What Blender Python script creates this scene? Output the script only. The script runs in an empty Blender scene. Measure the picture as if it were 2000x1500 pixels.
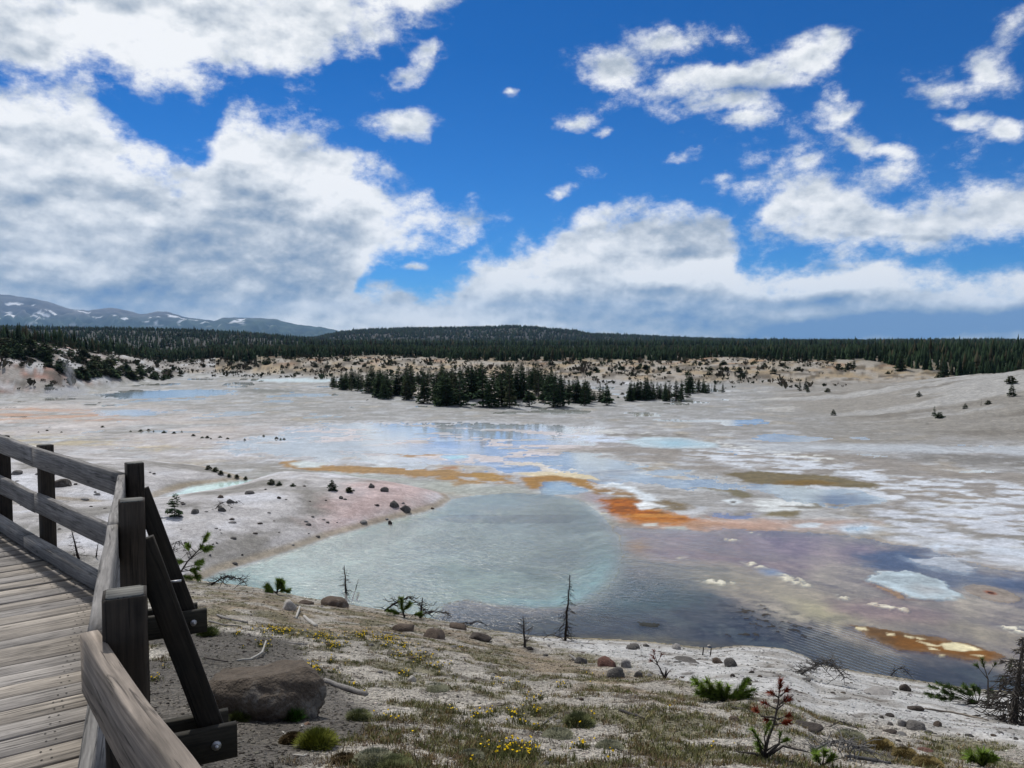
import bpy, bmesh, math, random
import numpy as np
from mathutils import Vector, Matrix, noise as mnoise
R = math.radians
random.seed(7)
rng = np.random.default_rng(7)
scene = bpy.context.scene
COL = scene.collection
CAMZ = 8.0
F = 1502.0
PITCH = math.atan(85.0 / F)
SP, CP = math.sin(PITCH), math.cos(PITCH)

# ------------------------------------------------------------------ helpers
def ray(px, py):
    a = (px - 1000.0) / F; b = (750.0 - py) / F
    return a, CP + b * SP, -SP + b * CP
def at_depth(px, py, d):
    x, y, z = ray(px, py); t = d / y
    return Vector((x * t, d, CAMZ + z * t))
def at_z(px, py, z=0.0):
    x, y, dz = ray(px, py)
    t = (z - CAMZ) / min(dz, -1e-4)
    return (x * t, y * t)
def depth_of(py, drop=8.0):
    x, y, dz = ray(1000, py)
    return drop * y / max(-dz, 1e-4)
def S(r, g, b, k=1.0):
    f = lambda c: (c / 12.92 if c <= .04045 else ((c + .055) / 1.055) ** 2.4)
    return np.array([f(r / 255.) * k, f(g / 255.) * k, f(b / 255.) * k])
def smooth(x, a=0.0, b=1.0):
    t = np.clip((x - a) / (b - a), 0, 1)
    return t * t * (3 - 2 * t)
def _hash(ix, iy, seed):
    h = (ix.astype(np.int64) * 374761393 + iy.astype(np.int64) * 668265263 + seed * 974711) & 0xffffffff
    h = ((h ^ (h >> 13)) * 1274126177) & 0xffffffff
    h = (h ^ (h >> 16)) & 0xffffffff
    return h
def gnoise(x, y, seed=0):
    x0 = np.floor(x); y0 = np.floor(y)
    fx = x - x0; fy = y - y0
    u = fx * fx * fx * (fx * (fx * 6 - 15) + 10); v = fy * fy * fy * (fy * (fy * 6 - 15) + 10)
    def g(dx, dy):
        a = _hash(x0 + dx, y0 + dy, seed) * (2 * math.pi / 4294967296.0)
        return np.cos(a) * (fx - dx) + np.sin(a) * (fy - dy)
    n00, n10, n01, n11 = g(0, 0), g(1, 0), g(0, 1), g(1, 1)
    return ((n00 * (1 - u) + n10 * u) * (1 - v) + (n01 * (1 - u) + n11 * u) * v) * 1.5
def fbm(x, y, scale, octs=4, seed=0, gain=.5):
    r = 0; a = 1; s = 0; f = 1.0 / scale
    for i in range(octs):
        r = r + a * gnoise(x * f + 13.1 * i, y * f - 7.7 * i, seed + i); s += a; a *= gain; f *= 2.03
    return r / s * 1.3
def poly_sd(x, y, pts, margin=3.0):
    """signed distance (positive inside) to a polygon; far away points get -margin*3"""
    P = np.array(pts, float)
    out = np.full(x.shape, -margin * 3.0)
    m = (x > P[:, 0].min() - margin) & (x < P[:, 0].max() + margin) & (y > P[:, 1].min() - margin) & (y < P[:, 1].max() + margin)
    if not m.any(): return out
    X = x[m]; Y = y[m]
    d2 = np.full(X.shape, 1e18); ins = np.zeros(X.shape, bool)
    n = len(P)
    for i in range(n):
        ax, ay = P[i]; bx, by = P[(i + 1) % n]
        ex, ey = bx - ax, by - ay
        L = ex * ex + ey * ey + 1e-12
        t = np.clip(((X - ax) * ex + (Y - ay) * ey) / L, 0, 1)
        d2 = np.minimum(d2, (X - ax - t * ex) ** 2 + (Y - ay - t * ey) ** 2)
        if ay != by:
            c = ((ay > Y) != (by > Y)) & (X < (bx - ax) * (Y - ay) / (by - ay) + ax)
            ins ^= c
    d = np.sqrt(d2)
    out[m] = np.where(ins, d, -d)
    return out
def PZ(pts): return [at_z(a, b, 0.0) for a, b in pts]
def uof(x, y):      # bearing of a ground point, in photograph columns
    yy = np.maximum(y, .5)
    return 1000 + F * x / yy
def lerp(u, tab):
    t = np.array(tab, float)
    return np.interp(u, t[:, 0], t[:, 1])

# ------------------------------------------------------------------ terrain
SHORE_PX = [(-2500, 1120), (-600, 1120), (0, 1125), (300, 1128), (400, 1135), (480, 1144), (600, 1167), (700, 1183), (800, 1199), (850, 1210),
            (950, 1230), (1050, 1243), (1130, 1246), (1250, 1252), (1350, 1262), (1390, 1266), (1450, 1260), (1530, 1266), (1570, 1280), (1600, 1298),
            (1680, 1312), (1800, 1330), (1900, 1345), (2000, 1352), (2400, 1400), (3600, 1470)]
_sh = [at_z(a, b) for a, b in SHORE_PX]
_sh_az = np.array([math.atan2(p[0], p[1]) for p in _sh])
_sh_R = np.array([math.hypot(*p) for p in _sh])
MOUND = PZ([(395, 1134), (430, 1118), (500, 1098), (600, 1066), (650, 1048), (700, 1034), (760, 1017), (820, 1003), (862, 990), (882, 976),
            (872, 966), (830, 956), (760, 944), (680, 934), (600, 929), (530, 929), (494, 938), (440, 956), (390, 967), (335, 975), (250, 985),
            (100, 990), (-400, 1000), (-900, 1150), (-300, 1300), (250, 1260), (360, 1180)])
LAND2 = PZ([(-500, 880), (0, 884), (150, 890), (300, 899), (400, 911), (465, 928), (487, 937), (430, 943), (370, 951), (318, 967), (270, 985),
            (100, 1010), (-500, 1010)])
ISLAND = PZ([(636, 749), (700, 759), (770, 773), (850, 781), (950, 787), (1060, 788), (1150, 784), (1215, 776), (1190, 768), (1150, 757),
             (1000, 750), (800, 742), (680, 741)])
POOL = PZ([(380, 1140), (430, 1118), (500, 1098), (600, 1066), (650, 1048), (700, 1034), (760, 1017), (820, 1003), (862, 990), (884, 975), (925, 968),
           (1000, 963), (1075, 966), (1130, 976), (1165, 996), (1192, 1022), (1210, 1052), (1220, 1085), (1212, 1115), (1190, 1145), (1150, 1172),
           (1100, 1186), (1040, 1186), (960, 1180), (910, 1172), (870, 1180), (845, 1215), (700, 1230), (500, 1200)])
def inlandw(u): return smooth(u, 1230, 1500)
PLAT0 = [(-2000, 175), (200, 175), (340, 164), (450, 168), (600, 150), (700, 146), (1000, 142), (1200, 132), (1400, 124), (1600, 120), (1750, 122), (3500, 130)]
PLATH = [(-2000, 1.0), (200, 1.0), (330, 1.2), (420, 3.3), (640, 3.4), (1000, 2.8), (1400, 3.2), (2000, 3.4), (3500, 3.6)]
LHIL0 = [(-2500, 80), (-600, 92), (0, 106), (100, 110), (200, 126), (300, 148), (380, 175), (460, 200), (3000, 260)]
LHILH = [(-2500, 10), (-400, 9), (0, 7.4), (80, 7.0), (200, 4.9), (300, 2.6), (360, 1.2), (420, 0), (3000, 0)]
RHIL0 = [(-500, 200), (1300, 110), (1400, 88), (1500, 74), (1700, 62), (2000, 55), (2600, 45), (4000, 38)]
RHILW = [(-500, 20), (1400, 25), (1700, 45), (2000, 38), (2600, 36), (4000, 30)]
RHILH = [(-500, 0), (1380, 0), (1500, .1), (1650, .75), (1800, 2.4), (1900, 3.4), (2000, 4.2), (2400, 6.5), (4000, 9)]
CH = [(-1500, 655), (500, 668), (620, 657), (650, 650), (700, 643), (780, 640), (850, 639), (950, 638), (1000, 636), (1050, 639), (1130, 647),
      (1150, 652), (1280, 656), (1350, 659), (1450, 662), (1600, 664), (2000, 665), (2600, 662), (3500, 655)]
LH = [(-1500, 628), (0, 634), (200, 638), (300, 639), (400, 642), (480, 646), (560, 652), (600, 657), (640, 664), (700, 672), (900, 680), (3500, 680)]
def terrain(x, y):
    x = np.asarray(x, float); y = np.asarray(y, float)
    u = uof(x, y)
    r = np.hypot(x, y); az = np.arctan2(x, y)
    Rs = np.interp(az, _sh_az, _sh_R)
    t = (r - 2.5) / (Rs - 2.5)
    near = 6.15 * (1 - np.maximum(t, 0) ** .97)
    wob = fbm(x, y, 2.6, 3, 11) * .10 * smooth(r, 2.5, 8) * smooth(1 - t, 0, .25) + fbm(x, y, .7, 3, 14) * .02 * smooth(1 - t, 0, .1)
    near = near + wob
    behind = y < 0
    near = np.where(behind, 6.15 + .02 * np.abs(y), near)
    # basin floor
    d = y
    b = np.zeros_like(x)
    bed = poly_sd(x, y, POOL, 3)
    b = b - .35 * smooth(bed, 0.0, 2.0)
    m = poly_sd(x, y, MOUND, 12)
    nz = fbm(x, y, 5, 4, 3)
    wm = x + fbm(x, y, 3, 3, 5) * .5
    mm = np.clip(m, 0, 12)
    hm = (1.12 + .22 * nz) * (1 - np.exp(-mm / 3.2)) + .05 * np.minimum(mm, 1.0)
    b = np.where(m > 0, np.maximum(b, hm), b)
    l2 = poly_sd(x, y, LAND2, 12)
    ll = np.clip(l2, 0, 12)
    b = np.where(l2 > 0, np.maximum(b, (1.0 + .25 * nz) * (1 - np.exp(-ll / 3.5))), b)
    isl = poly_sd(x, y, ISLAND, 20)
    il = np.clip(isl, 0, 20)
    b = np.where(isl > 0, (1.3 + .5 * fbm(x, y, 9, 3, 21)) * (1 - np.exp(-il / 6)), b)
    # mid plateau with hillocks
    rough = fbm(x, y, 26, 5, 31)
    p0 = lerp(u, PLAT0); ph = lerp(u, PLATH)
    pl = ph * smooth(d, p0, p0 + 70) + smooth(d, p0, p0 + 25) * (1 - smooth(d, p0 + 160, p0 + 260)) * rough * 1.1
    b = b + np.where(d > 100, np.maximum(pl, 0), 0)
    # hillside on the left
    l0 = lerp(u, LHIL0); lh = lerp(u, LHILH)
    lr = fbm(x, y, 13, 5, 41)
    lhill = lh * (.55 * smooth(d, l0, l0 + 16) + .45 * smooth(d, l0 + 8, l0 + 42)) * (1 + .22 * lr) * (1 - .75 * smooth(d, l0 + 90, l0 + 220))
    b = np.where(d > 60, np.maximum(b, lhill), b)
    # gentle grey hill on the right
    r0 = lerp(u, RHIL0); rw = lerp(u, RHILW); rh = lerp(u, RHILH)
    rhill = rh * smooth(d, r0, r0 + rw) * (1 - smooth(d, r0 + rw + 4, r0 + rw + 40)) * (1 + .05 * fbm(x, y, 12, 4, 51))
    b = np.where(d > 35, np.maximum(b, rhill) , b)
    # distant wooded hills
    c = 8 + (665 - lerp(u, CH)) / F * 2000 - 6
    ch = np.maximum(c, 2) * smooth(d, 900, 2000) * (1 - .7 * smooth(d, 2150, 3500))
    ch = ch * (1 + .0 * rough) + smooth(d, 900, 1400) * (1 - smooth(d, 1500, 1990)) * fbm(x, y, 420, 3, 61) * 9
    c2 = 8 + (665 - lerp(u, LH)) / F * 1200 - 6
    lh2 = np.maximum(c2, 0) * smooth(d, 380, 1200) * (1 - .8 * smooth(d, 1260, 1800)) + smooth(d, 400, 700) * (1 - smooth(d, 800, 1180)) * fbm(x, y, 200, 3, 62) * 3
    b = np.where(d > 350, np.maximum(b, np.maximum(ch, lh2)), b)
    # near slope wins where it is higher
    inw = t < 1
    out = np.where(inw | behind, np.maximum(near, b), b)
    water_side = (~inw) & (t < 1.12)
    out = np.where(water_side & (m <= 0) & (bed <= 0), np.minimum(out, 0), out)
    return out
def hits(pts):
    """first point of the terrain along the ray through each photograph pixel"""
    pts = np.array(pts, float).reshape(-1, 2)
    a = (pts[:, 0] - 1000) / F; b = (750 - pts[:, 1]) / F
    D = np.stack([a, CP + b * SP, -SP + b * CP], 1)
    T = np.geomspace(1.2, 4000, 700)
    X = D[:, 0:1] * T; Y = D[:, 1:2] * T; Z = CAMZ + D[:, 2:3] * T
    below = Z < terrain(X.ravel(), Y.ravel()).reshape(X.shape)
    idx = np.argmax(below, 1); idx = np.where(below.any(1), idx, len(T) - 1)
    lo = T[np.maximum(idx - 1, 0)]; hi = T[idx]
    for _ in range(14):
        mid = (lo + hi) / 2
        zz = CAMZ + D[:, 2] * mid
        bl = zz < terrain(D[:, 0] * mid, D[:, 1] * mid)
        hi = np.where(bl, mid, hi); lo = np.where(bl, lo, mid)
    x = D[:, 0] * hi; y = D[:, 1] * hi
    return [Vector((p, q, r)) for p, q, r in zip(x, y, terrain(x, y))]
def PH(pts): return [(v.x, v.y) for v in hits(pts)]
def tz(x, y): return float(terrain(np.array([x]), np.array([y]))[0])

# ------------------------------------------------------------------ ground paint (mineral crusts, mats, soils)
def paint(x, y, h):
    n = x.shape[0]
    u = uof(x, y)
    col = np.zeros((n, 3)); wet = np.zeros(n); grav = np.zeros(n)
    A = lambda v: np.broadcast_to(v, (n, 3))
    f1 = fbm(x, y, 9, 5, 101); f2 = fbm(x, y, 3.2, 5, 102); f3 = fbm(x * .45, y, 1.3, 4, 103)
    f4 = fbm(x, y, 22, 4, 104); f5 = fbm(x * .6, y, 5.0, 5, 105)
    def mix(c, m):
        nonlocal col
        m = np.clip(m, 0, 1)[:, None]
        col = col * (1 - m) + np.asarray(c) * m
    # flats
    col = A(S(168, 166, 166)) * (1 + .10 * f1[:, None])
    mix(S(150, 147, 142), smooth(f4, -.1, .5) * .7)
    mix(S(196, 198, 204), smooth(f2 + .3 * f1, .10, .38) * .75)
    mix(S(138, 132, 124), smooth(f5, .18, .42) * .55)
    mix(S(186, 170, 142), smooth(fbm(x, y, 6, 4, 107), .22, .5) * .4)
    f6 = fbm(x * .35, y, 1.1, 5, 108, .6)
    mix(S(126, 122, 116), smooth(f6, .12, .4) * .55); mix(S(206, 206, 208), smooth(-f6, .14, .4) * .5)
    wet = smooth(f1 + .5 * f5 - .25, .1, .16) * (y < 190)
    mix(S(146, 146, 143), smooth(y, 58, 85) * .5 * (.6 + .8 * smooth(f6, -.1, .25)))
    mix(S(138, 133, 126), smooth(u, 1350, 1700) * smooth(y, 48, 62) * .6)
    W1 = fbm(x, y, 1.7, 6, 201, .6); W2 = fbm(x, y, 1.7, 6, 202, .6)
    W1 = W1 + .30 * fbm(x, y, .33, 3, 207); W2 = W2 + .30 * fbm(x, y, .33, 3, 208)
    fl = fbm((x * .62 - y * .78) * .16, (x * .78 + y * .62), .8, 5, 205, .6); fl2 = fbm(x * .30, y, .9, 5, 206, .6)
    def region(pts, color, soft=.3, warp=.6, amt=1.0, wetv=None, brk=0.0, brks=1.0, wp=False):
        nonlocal wet
        P = pts if wp else PZ(pts)
        sd = poly_sd(x + W1 * warp, y + W2 * warp, P, 4 + soft)
        m = smooth(sd, -soft, soft)
        if brk:
            k = m > 0
            bn = np.zeros(n); bn[k] = fbm(x[k] * (.5 if brks > .32 else .85), y[k], brks, 7, 300 + int(abs(P[0][0]) * 10) % 50)
            m = m * smooth(bn, brk - .17 - .35, brk + .17 - .35)
        m = m * amt
        mix(color, m)
        if wetv is not None: wet = wet * (1 - m) + wetv * m
        return m
    # left flats: pink/tan tints
    region([(-300, 790), (150, 785), (420, 800), (560, 830), (420, 900), (0, 880), (-300, 880)], S(196, 186, 182), 6, 4, .6, 0.0, brk=.25, brks=5)
    region([(-200, 800), (100, 797), (260, 812), (250, 822), (60, 822), (-200, 830)], S(190, 152, 128), 3, 4, .8, 0, brk=.4, brks=3)
    region([(-200, 845), (100, 850), (300, 868), (330, 880), (100, 870), (-200, 870)], S(188, 172, 138), 2, 3, .7, 0, brk=.4, brks=2)
    # far left pond and grey pans
    region([(180, 770), (300, 763), (400, 761), (462, 764), (440, 771), (340, 777), (240, 779)], S(150, 165, 182), 2, 3, 1, 1.0)
    region([(455, 764), (480, 760), (560, 760), (590, 765), (520, 768)], S(112, 114, 110), 2, 3, .9, 0)
    region([(480, 742), (560, 739), (660, 742), (640, 747), (540, 746)], S(178, 190, 195), 2, 3, 1, .5)
    region([(190, 803), (260, 800), (330, 806), (280, 812), (210, 810)], S(150, 160, 178), 1.5, 2, 1, 1.0)
    # centre wet flats
    region([(430, 868), (560, 835), (700, 826), (900, 826), (1080, 829), (1190, 842), (1200, 900), (1100, 922), (900, 918), (760, 908), (560, 895), (430, 885)],
           S(188, 190, 200), 3, 4, .75, .9, brk=.16, brks=5)
    region([(560, 842), (800, 835), (1150, 846), (1180, 885), (1000, 905), (760, 895)], S(205, 192, 188), 2, 3, .6, 0, brk=.36, brks=3.2)
    region([(700, 838), (820, 828), (1010, 828), (1110, 832), (1100, 850), (980, 860), (760, 856)], S(172, 178, 186), 3, 3, .9, 1.0, brk=.28, brks=3.5)
    region([(820, 858), (880, 856), (945, 868), (900, 884), (820, 878)], S(150, 162, 186), 1.5, 1.5, .8, 1.0, brk=.2, brks=3)
    region([(700, 870), (800, 868), (860, 885), (780, 890), (690, 885)], S(160, 166, 180), 1.5, 1.5, .8, 1.0, brk=.2, brks=3)
    region([(862, 890), (905, 888), (920, 893), (880, 897)], S(175, 205, 230), .4, .5, 1, 1.0)
    region([(770, 888), (820, 886), (862, 890), (800, 894)], S(160, 122, 66), .4, .6, .9, 0, brk=.25)
    region([(1000, 905), (1120, 900), (1200, 915), (1130, 925), (1010, 922), (960, 915)], S(216, 206, 190), .8, 1, .85, 0, brk=.2)
    region([(970, 912), (1040, 909), (1060, 918), (990, 924)], S(150, 160, 180), .5, .6, .9, 1)
    # blue-grey smooth stream through the middle
    region([(1080, 880), (1180, 885), (1300, 905), (1420, 925), (1540, 955), (1500, 965), (1380, 960), (1250, 945), (1130, 922), (1050, 905)], S(176, 180, 184), .8, 1.2, .9, .7, brk=.08, brks=3)
    # tan mat bands
    region([(545, 903), (575, 899), (610, 908), (700, 910), (830, 917), (930, 924), (1000, 930), (990, 934), (900, 931), (835, 932), (700, 924), (610, 921), (560, 914)],
           S(158, 124, 78), .25, .8, .95, 0)
    region([(568, 905), (600, 901), (640, 905), (625, 913), (585, 913)], S(205, 212, 212), .3, .4, 1, 0)
    region([(850, 913), (890, 911), (900, 917), (860, 918)], S(165, 118, 78), .3, .4, .8, 0, brk=.2)
    region([(835, 934), (880, 930), (920, 938), (990, 936), (1010, 945), (940, 944), (900, 948), (860, 942)], S(160, 122, 68), .25, .7, .95, 0, brk=.12)
    region([(925, 925), (960, 924), (990, 934), (960, 942), (930, 936)], S(170, 134, 76), .25, .6, .9, 0)
    # greenish grey pale flat around the pool head
    region([(500, 925), (700, 925), (900, 945), (1000, 950), (1050, 965), (940, 966), (880, 972), (800, 945), (600, 930)], S(168, 172, 166), .8, 1.0, .85, 0)
    # right crust field
    region([(1180, 860), (1400, 862), (1600, 880), (2000, 925), (2300, 950), (2300, 1060), (1900, 1040), (1600, 985), (1400, 935), (1230, 900), (1120, 880)],
           S(142, 134, 126), 1.5, 2, .75, 0, brk=.12, brks=2.2)
    region([(1400, 872), (1560, 888), (1760, 925), (2100, 955), (2100, 1045), (1900, 1020), (1750, 985), (1600, 960), (1450, 915), (1330, 885)],
           S(214, 218, 226), 1, 1.2, .9, 0, brk=.36, brks=1.1)
    region([(1700, 1000), (1800, 985), (2100, 1010), (2100, 1110), (1900, 1100), (1740, 1050)], S(208, 212, 222), 1, 1, .8, .1, brk=.3, brks=.9)
    region([(1390, 862), (1480, 866), (1600, 890), (1650, 905), (1560, 897), (1440, 880)], S(236, 236, 232), .5, .8, .95, 0, brk=.5, brks=.7)
    region([(1100, 840), (1220, 838), (1330, 852), (1280, 854), (1130, 848)], S(210, 210, 208), .8, 1, .9, 0, brk=.42, brks=1.2)
    region([(1165, 846), (1340, 848), (1350, 855), (1240, 853), (1190, 858)], S(120, 114, 106), .6, 1, .8, 0, brk=.2)
    region([(1090, 850), (1160, 850), (1240, 858), (1210, 866), (1120, 862)], S(196, 206, 222), .8, .8, .9, .4, brk=.15)
    region([(1212, 862), (1262, 854), (1330, 855), (1402, 866), (1400, 874), (1330, 877), (1250, 873)], S(176, 190, 198), .5, .5, 1, .5)
    region([(1270, 862), (1330, 860), (1360, 867), (1310, 871)], S(150, 184, 198), .9, .4, .7, 1)
    # far right white stream band at the foot of the grey hill
    region([(1380, 858), (1500, 866), (1700, 868), (2000, 868), (2300, 870), (2300, 895), (2000, 890), (1750, 884), (1500, 884)], S(186, 190, 196), 1.5, 1, .85, .0, brk=.06, brks=3)
    region([(1820, 885), (2100, 895), (2100, 915), (1850, 905), (1700, 895)], S(112, 108, 102), 1, 1, .7, 0, brk=.1)
    # olive mats
    region([(1418, 925), (1480, 919), (1530, 925), (1600, 928), (1720, 946), (1700, 955), (1600, 950), (1520, 950), (1460, 944)], S(112, 100, 72), .25, .7, .95, 0)
    region([(1520, 938), (1600, 938), (1640, 945), (1560, 950), (1510, 947)], S(120, 92, 38), .4, .4, .8, 0)
    region([(1410, 955), (1445, 957), (1475, 972), (1450, 974), (1420, 964)], S(110, 102, 76), .2, .4, .9, 0)
    region([(1350, 951), (1380, 952), (1440, 960), (1420, 962)], S(120, 112, 92), .2, .3, .8, 0)
    region([(1465, 944), (1520, 946), (1680, 958), (1740, 978), (1640, 992), (1560, 985), (1500, 965)], S(160, 166, 172), .5, .6, .95, 1.0, brk=.1, brks=1.2)
    region([(1590, 966), (1660, 966), (1700, 976), (1640, 986), (1590, 978)], S(104, 108, 116), .8, .3, .8, 1)
    region([(1540, 983), (1600, 984), (1600, 992), (1550, 992)], S(112, 106, 88), .2, .3, .8, 0)
    region([(1470, 985), (1500, 972), (1580, 985), (1590, 995), (1520, 1003), (1475, 998)], S(216, 218, 218), .25, .5, 1, 0, brk=.1)
    region([(1500, 1000), (1570, 998), (1560, 1010), (1490, 1008)], S(118, 106, 74), .2, .4, .9, 0)
    region([(1410, 977), (1432, 974), (1452, 980), (1432, 987)], S(220, 226, 230), .15, .1, 1, 0)
    region([(1425, 979), (1436, 979), (1436, 983), (1426, 983)], S(90, 84, 80), .1, .1, 1, 0)
    # cream rim, ochre curl, orange mat and white crust
    region([(1005, 925), (1080, 921), (1150, 927), (1180, 939), (1120, 934), (1050, 931)], S(222, 208, 178), .2, .4, .95, 0)
    region([(1015, 932), (1090, 929), (1150, 938), (1190, 952), (1205, 962), (1160, 958), (1100, 940), (1065, 940), (1095, 950), (1075, 958), (1035, 955)],
           S(158, 118, 60), .2, .35, .95, 0)
    region([(1062, 942), (1105, 942), (1150, 958), (1120, 965), (1060, 967), (1052, 960)], S(158, 170, 180), .3, .3, .95, 1.0)
    region([(1130, 960), (1180, 965), (1230, 985), (1180, 1010), (1165, 985)], S(170, 160, 168), .5, .5, .8, 0)
    region([(1150, 944), (1200, 943), (1262, 962), (1300, 985), (1330, 990), (1260, 1000), (1225, 978), (1180, 958)], S(220, 226, 232), .3, .6, 1, 0, brk=.08, brks=1.4)
    region([(1175, 952), (1220, 958), (1250, 972), (1255, 985), (1190, 978), (1160, 965)], S(138, 104, 56), .3, .5, .9, 0, brk=.08)
    om = region([(1182, 978), (1235, 975), (1260, 985), (1300, 1000), (1330, 1010), (1380, 1017), (1300, 1022), (1215, 1014), (1180, 1000)], S(172, 98, 18), .45, .9, 1, 0)
    mix(S(118, 66, 22), om * smooth(fl2 + .5 * fbm(x, y, .5, 4, 209), -.02, .25) * .75); mix(S(206, 150, 84), om * smooth(-fl2, .1, .3) * .6)
    region([(1240, 985), (1300, 975), (1340, 985), (1340, 1000), (1290, 1003)], S(112, 92, 52), .3, .5, .85, 0, brk=.1)
    region([(1240, 983), (1262, 980), (1300, 990), (1250, 997)], S(232, 234, 236), .12, .3, 1, 0, brk=.1)
    region([(1200, 1005), (1300, 1013), (1400, 1018), (1520, 1022), (1500, 1036), (1380, 1036), (1260, 1030), (1215, 1020)], S(172, 116, 66), .8, .9, .62, .3, brk=.0, brks=1.2)
    region([(1380, 1015), (1500, 1016), (1700, 1018), (1690, 1030), (1560, 1038), (1420, 1036)], S(178, 150, 138), 1.0, .9, .7, .4)
    region([(1390, 1003), (1480, 1002), (1475, 1010), (1430, 1015), (1390, 1012)], S(130, 130, 156), .4, .4, .8, 1, brk=.1, brks=.8)
    region([(1255, 1023), (1282, 1022), (1282, 1028), (1255, 1028)], S(205, 205, 200), .12, .1, 1, 0)
    region([(1290, 1030), (1335, 1028), (1345, 1035), (1310, 1038)], S(190, 194, 188), .15, .2, 1, 0, brk=.1)
    region([(1550, 1025), (1580, 1021), (1610, 1024), (1600, 1031), (1560, 1031)], S(205, 212, 220), .15, .2, .9, 0, brk=.1)
    region([(1630, 1030), (1690, 1022), (1720, 1032), (1700, 1040), (1650, 1042)], S(178, 192, 206), .6, .4, .9, .6)
    # lavender and beige film area
    LOW = [(1190, 1030), (1300, 1038), (1450, 1040), (1640, 1045), (1800, 1070), (1900, 1100), (2100, 1130), (2600, 1200), (2600, 1500), (2000, 1420), (1500, 1330),
           (1100, 1290), (800, 1260), (840, 1190), (1000, 1150), (1180, 1120)]
    low = region(LOW, S(140, 128, 118), .8, .6, 1, .9)
    mix(S(104, 96, 98), low * smooth(fl, .02, .35) * .55); mix(S(172, 160, 146), low * smooth(-fl, .02, .35) * .5)
    region([(1205, 1035), (1400, 1037), (1560, 1045), (1700, 1062), (1740, 1085), (1600, 1100), (1450, 1085), (1300, 1062), (1225, 1055)], S(132, 114, 118), 1.2, 1, .85, 1)
    region([(1225, 1070), (1330, 1070), (1450, 1088), (1560, 1105), (1560, 1120), (1440, 1105), (1300, 1090)], S(124, 98, 104), .9, .8, .7, 1)
    region([(1230, 1055), (1260, 1052), (1275, 1065), (1255, 1085), (1235, 1090)], S(142, 112, 76), .4, .5, .8, 1)
    region([(1250, 1098), (1400, 1100), (1550, 1130), (1700, 1180), (1900, 1215), (2100, 1260), (2100, 1290), (1800, 1225), (1650, 1215), (1500, 1165), (1300, 1135)], S(150, 138, 120), 1, .8, .9, .9)
    region([(1540, 1170), (1620, 1180), (1660, 1205), (1640, 1222), (1570, 1205)], S(158, 148, 118), .7, .5, .8, .5)
    region([(1630, 1172), (1740, 1172), (1850, 1200), (1820, 1215), (1700, 1210), (1640, 1195)], S(152, 130, 124), .6, .5, .8, .5)
    DARK = [(780, 1225), (835, 1196), (880, 1174), (960, 1182), (1060, 1190), (1160, 1180), (1230, 1130), (1310, 1150), (1440, 1180), (1540, 1215), (1640, 1245), (1760, 1275), (1900, 1300),
            (2100, 1325), (2600, 1400), (2600, 1560), (1500, 1340), (1100, 1300), (700, 1260)]
    region(DARK, S(60, 61, 63), .8, .7, .96, 1)
    dkz = smooth(poly_sd(x, y, PZ(DARK), 4), -.5, 1)
    mix(S(84, 88, 86), dkz * smooth(fl, .0, .3) * .5)
    region([(1150, 1165), (1230, 1120), (1330, 1140), (1380, 1165), (1260, 1190), (1150, 1195)], S(52, 76, 80), .8, .7, .8, 1)
    for k in range(7):
        yy = 1092 + k * 11
        region([(1200 - k * 3, yy + 3), (1260, yy), (1340 + 6 * k, yy + 10), (1420, yy + 20), (1330, yy + 14), (1240, yy + 6)], S(58, 66, 66), .35, .5, .7, 1)
    region([(1390, 1175), (1460, 1165), (1560, 1200), (1640, 1235), (1600, 1262), (1480, 1252), (1340, 1250), (1400, 1210)], S(44, 40, 38), .9, .9, .85, .35, brk=.46, brks=.30)
    region([(1238, 1214), (1260, 1212), (1305, 1220), (1300, 1228), (1250, 1224)], S(40, 42, 38), .15, .3, .9, .3)
    region([(1130, 1237), (1250, 1240), (1360, 1252), (1450, 1258), (1450, 1266), (1250, 1258), (1120, 1250)], S(96, 88, 70), .35, .3, .8, .5)
    region([(850, 1206), (950, 1226), (1100, 1240), (1120, 1250), (900, 1240)], S(78, 76, 70), .3, .3, .7, .5)
    # crusts inside the film area
    for q in ([(1365, 1132), (1395, 1130), (1430, 1136), (1425, 1142), (1385, 1140)], [(1445, 1095), (1475, 1096), (1500, 1110), (1460, 1106)],
              [(1500, 1110), (1560, 1128), (1585, 1143), (1540, 1138)], [(1560, 1140), (1590, 1142), (1580, 1146)], [(1640, 1160), (1665, 1170), (1640, 1168)],
              [(1405, 1048), (1450, 1054), (1440, 1058), (1400, 1052)], [(1465, 1040), (1480, 1038), (1480, 1043)], [(1328, 1086), (1340, 1086), (1338, 1090), (1328, 1090)],
              [(1692, 1178), (1720, 1178), (1780, 1190), (1770, 1196), (1720, 1186)], [(1960, 1222), (2000, 1220), (2060, 1235), (1980, 1234)], [(1170, 1000), (1188, 1002), (1185, 1005), (1168, 1004)]):
        region(q, S(226, 220, 204), .12, .25, 1, 0, brk=.30, brks=.26)
    region([(1485, 1112), (1515, 1111), (1530, 1119), (1500, 1122)], S(120, 134, 160), .3, .2, .9, 1)
    # dark blue pan, white island crust
    region([(1690, 1078), (1760, 1070), (1870, 1100), (1990, 1132), (2060, 1150), (2060, 1165), (1950, 1150), (1860, 1152), (1780, 1120), (1700, 1105)], S(82, 88, 104), .6, .8, .9, 1, brk=.0, brks=1.2)
    region([(1760, 1085), (1860, 1085), (1960, 1110), (1990, 1128), (1900, 1120), (1800, 1105)], S(178, 184, 194), .5, .5, .85, .1, brk=.25, brks=.8)
    region([(1790, 1068), (1830, 1060), (1880, 1068), (1890, 1076), (1830, 1078)], S(206, 214, 226), .3, .4, .9, 0, brk=.25, brks=.5)
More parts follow.
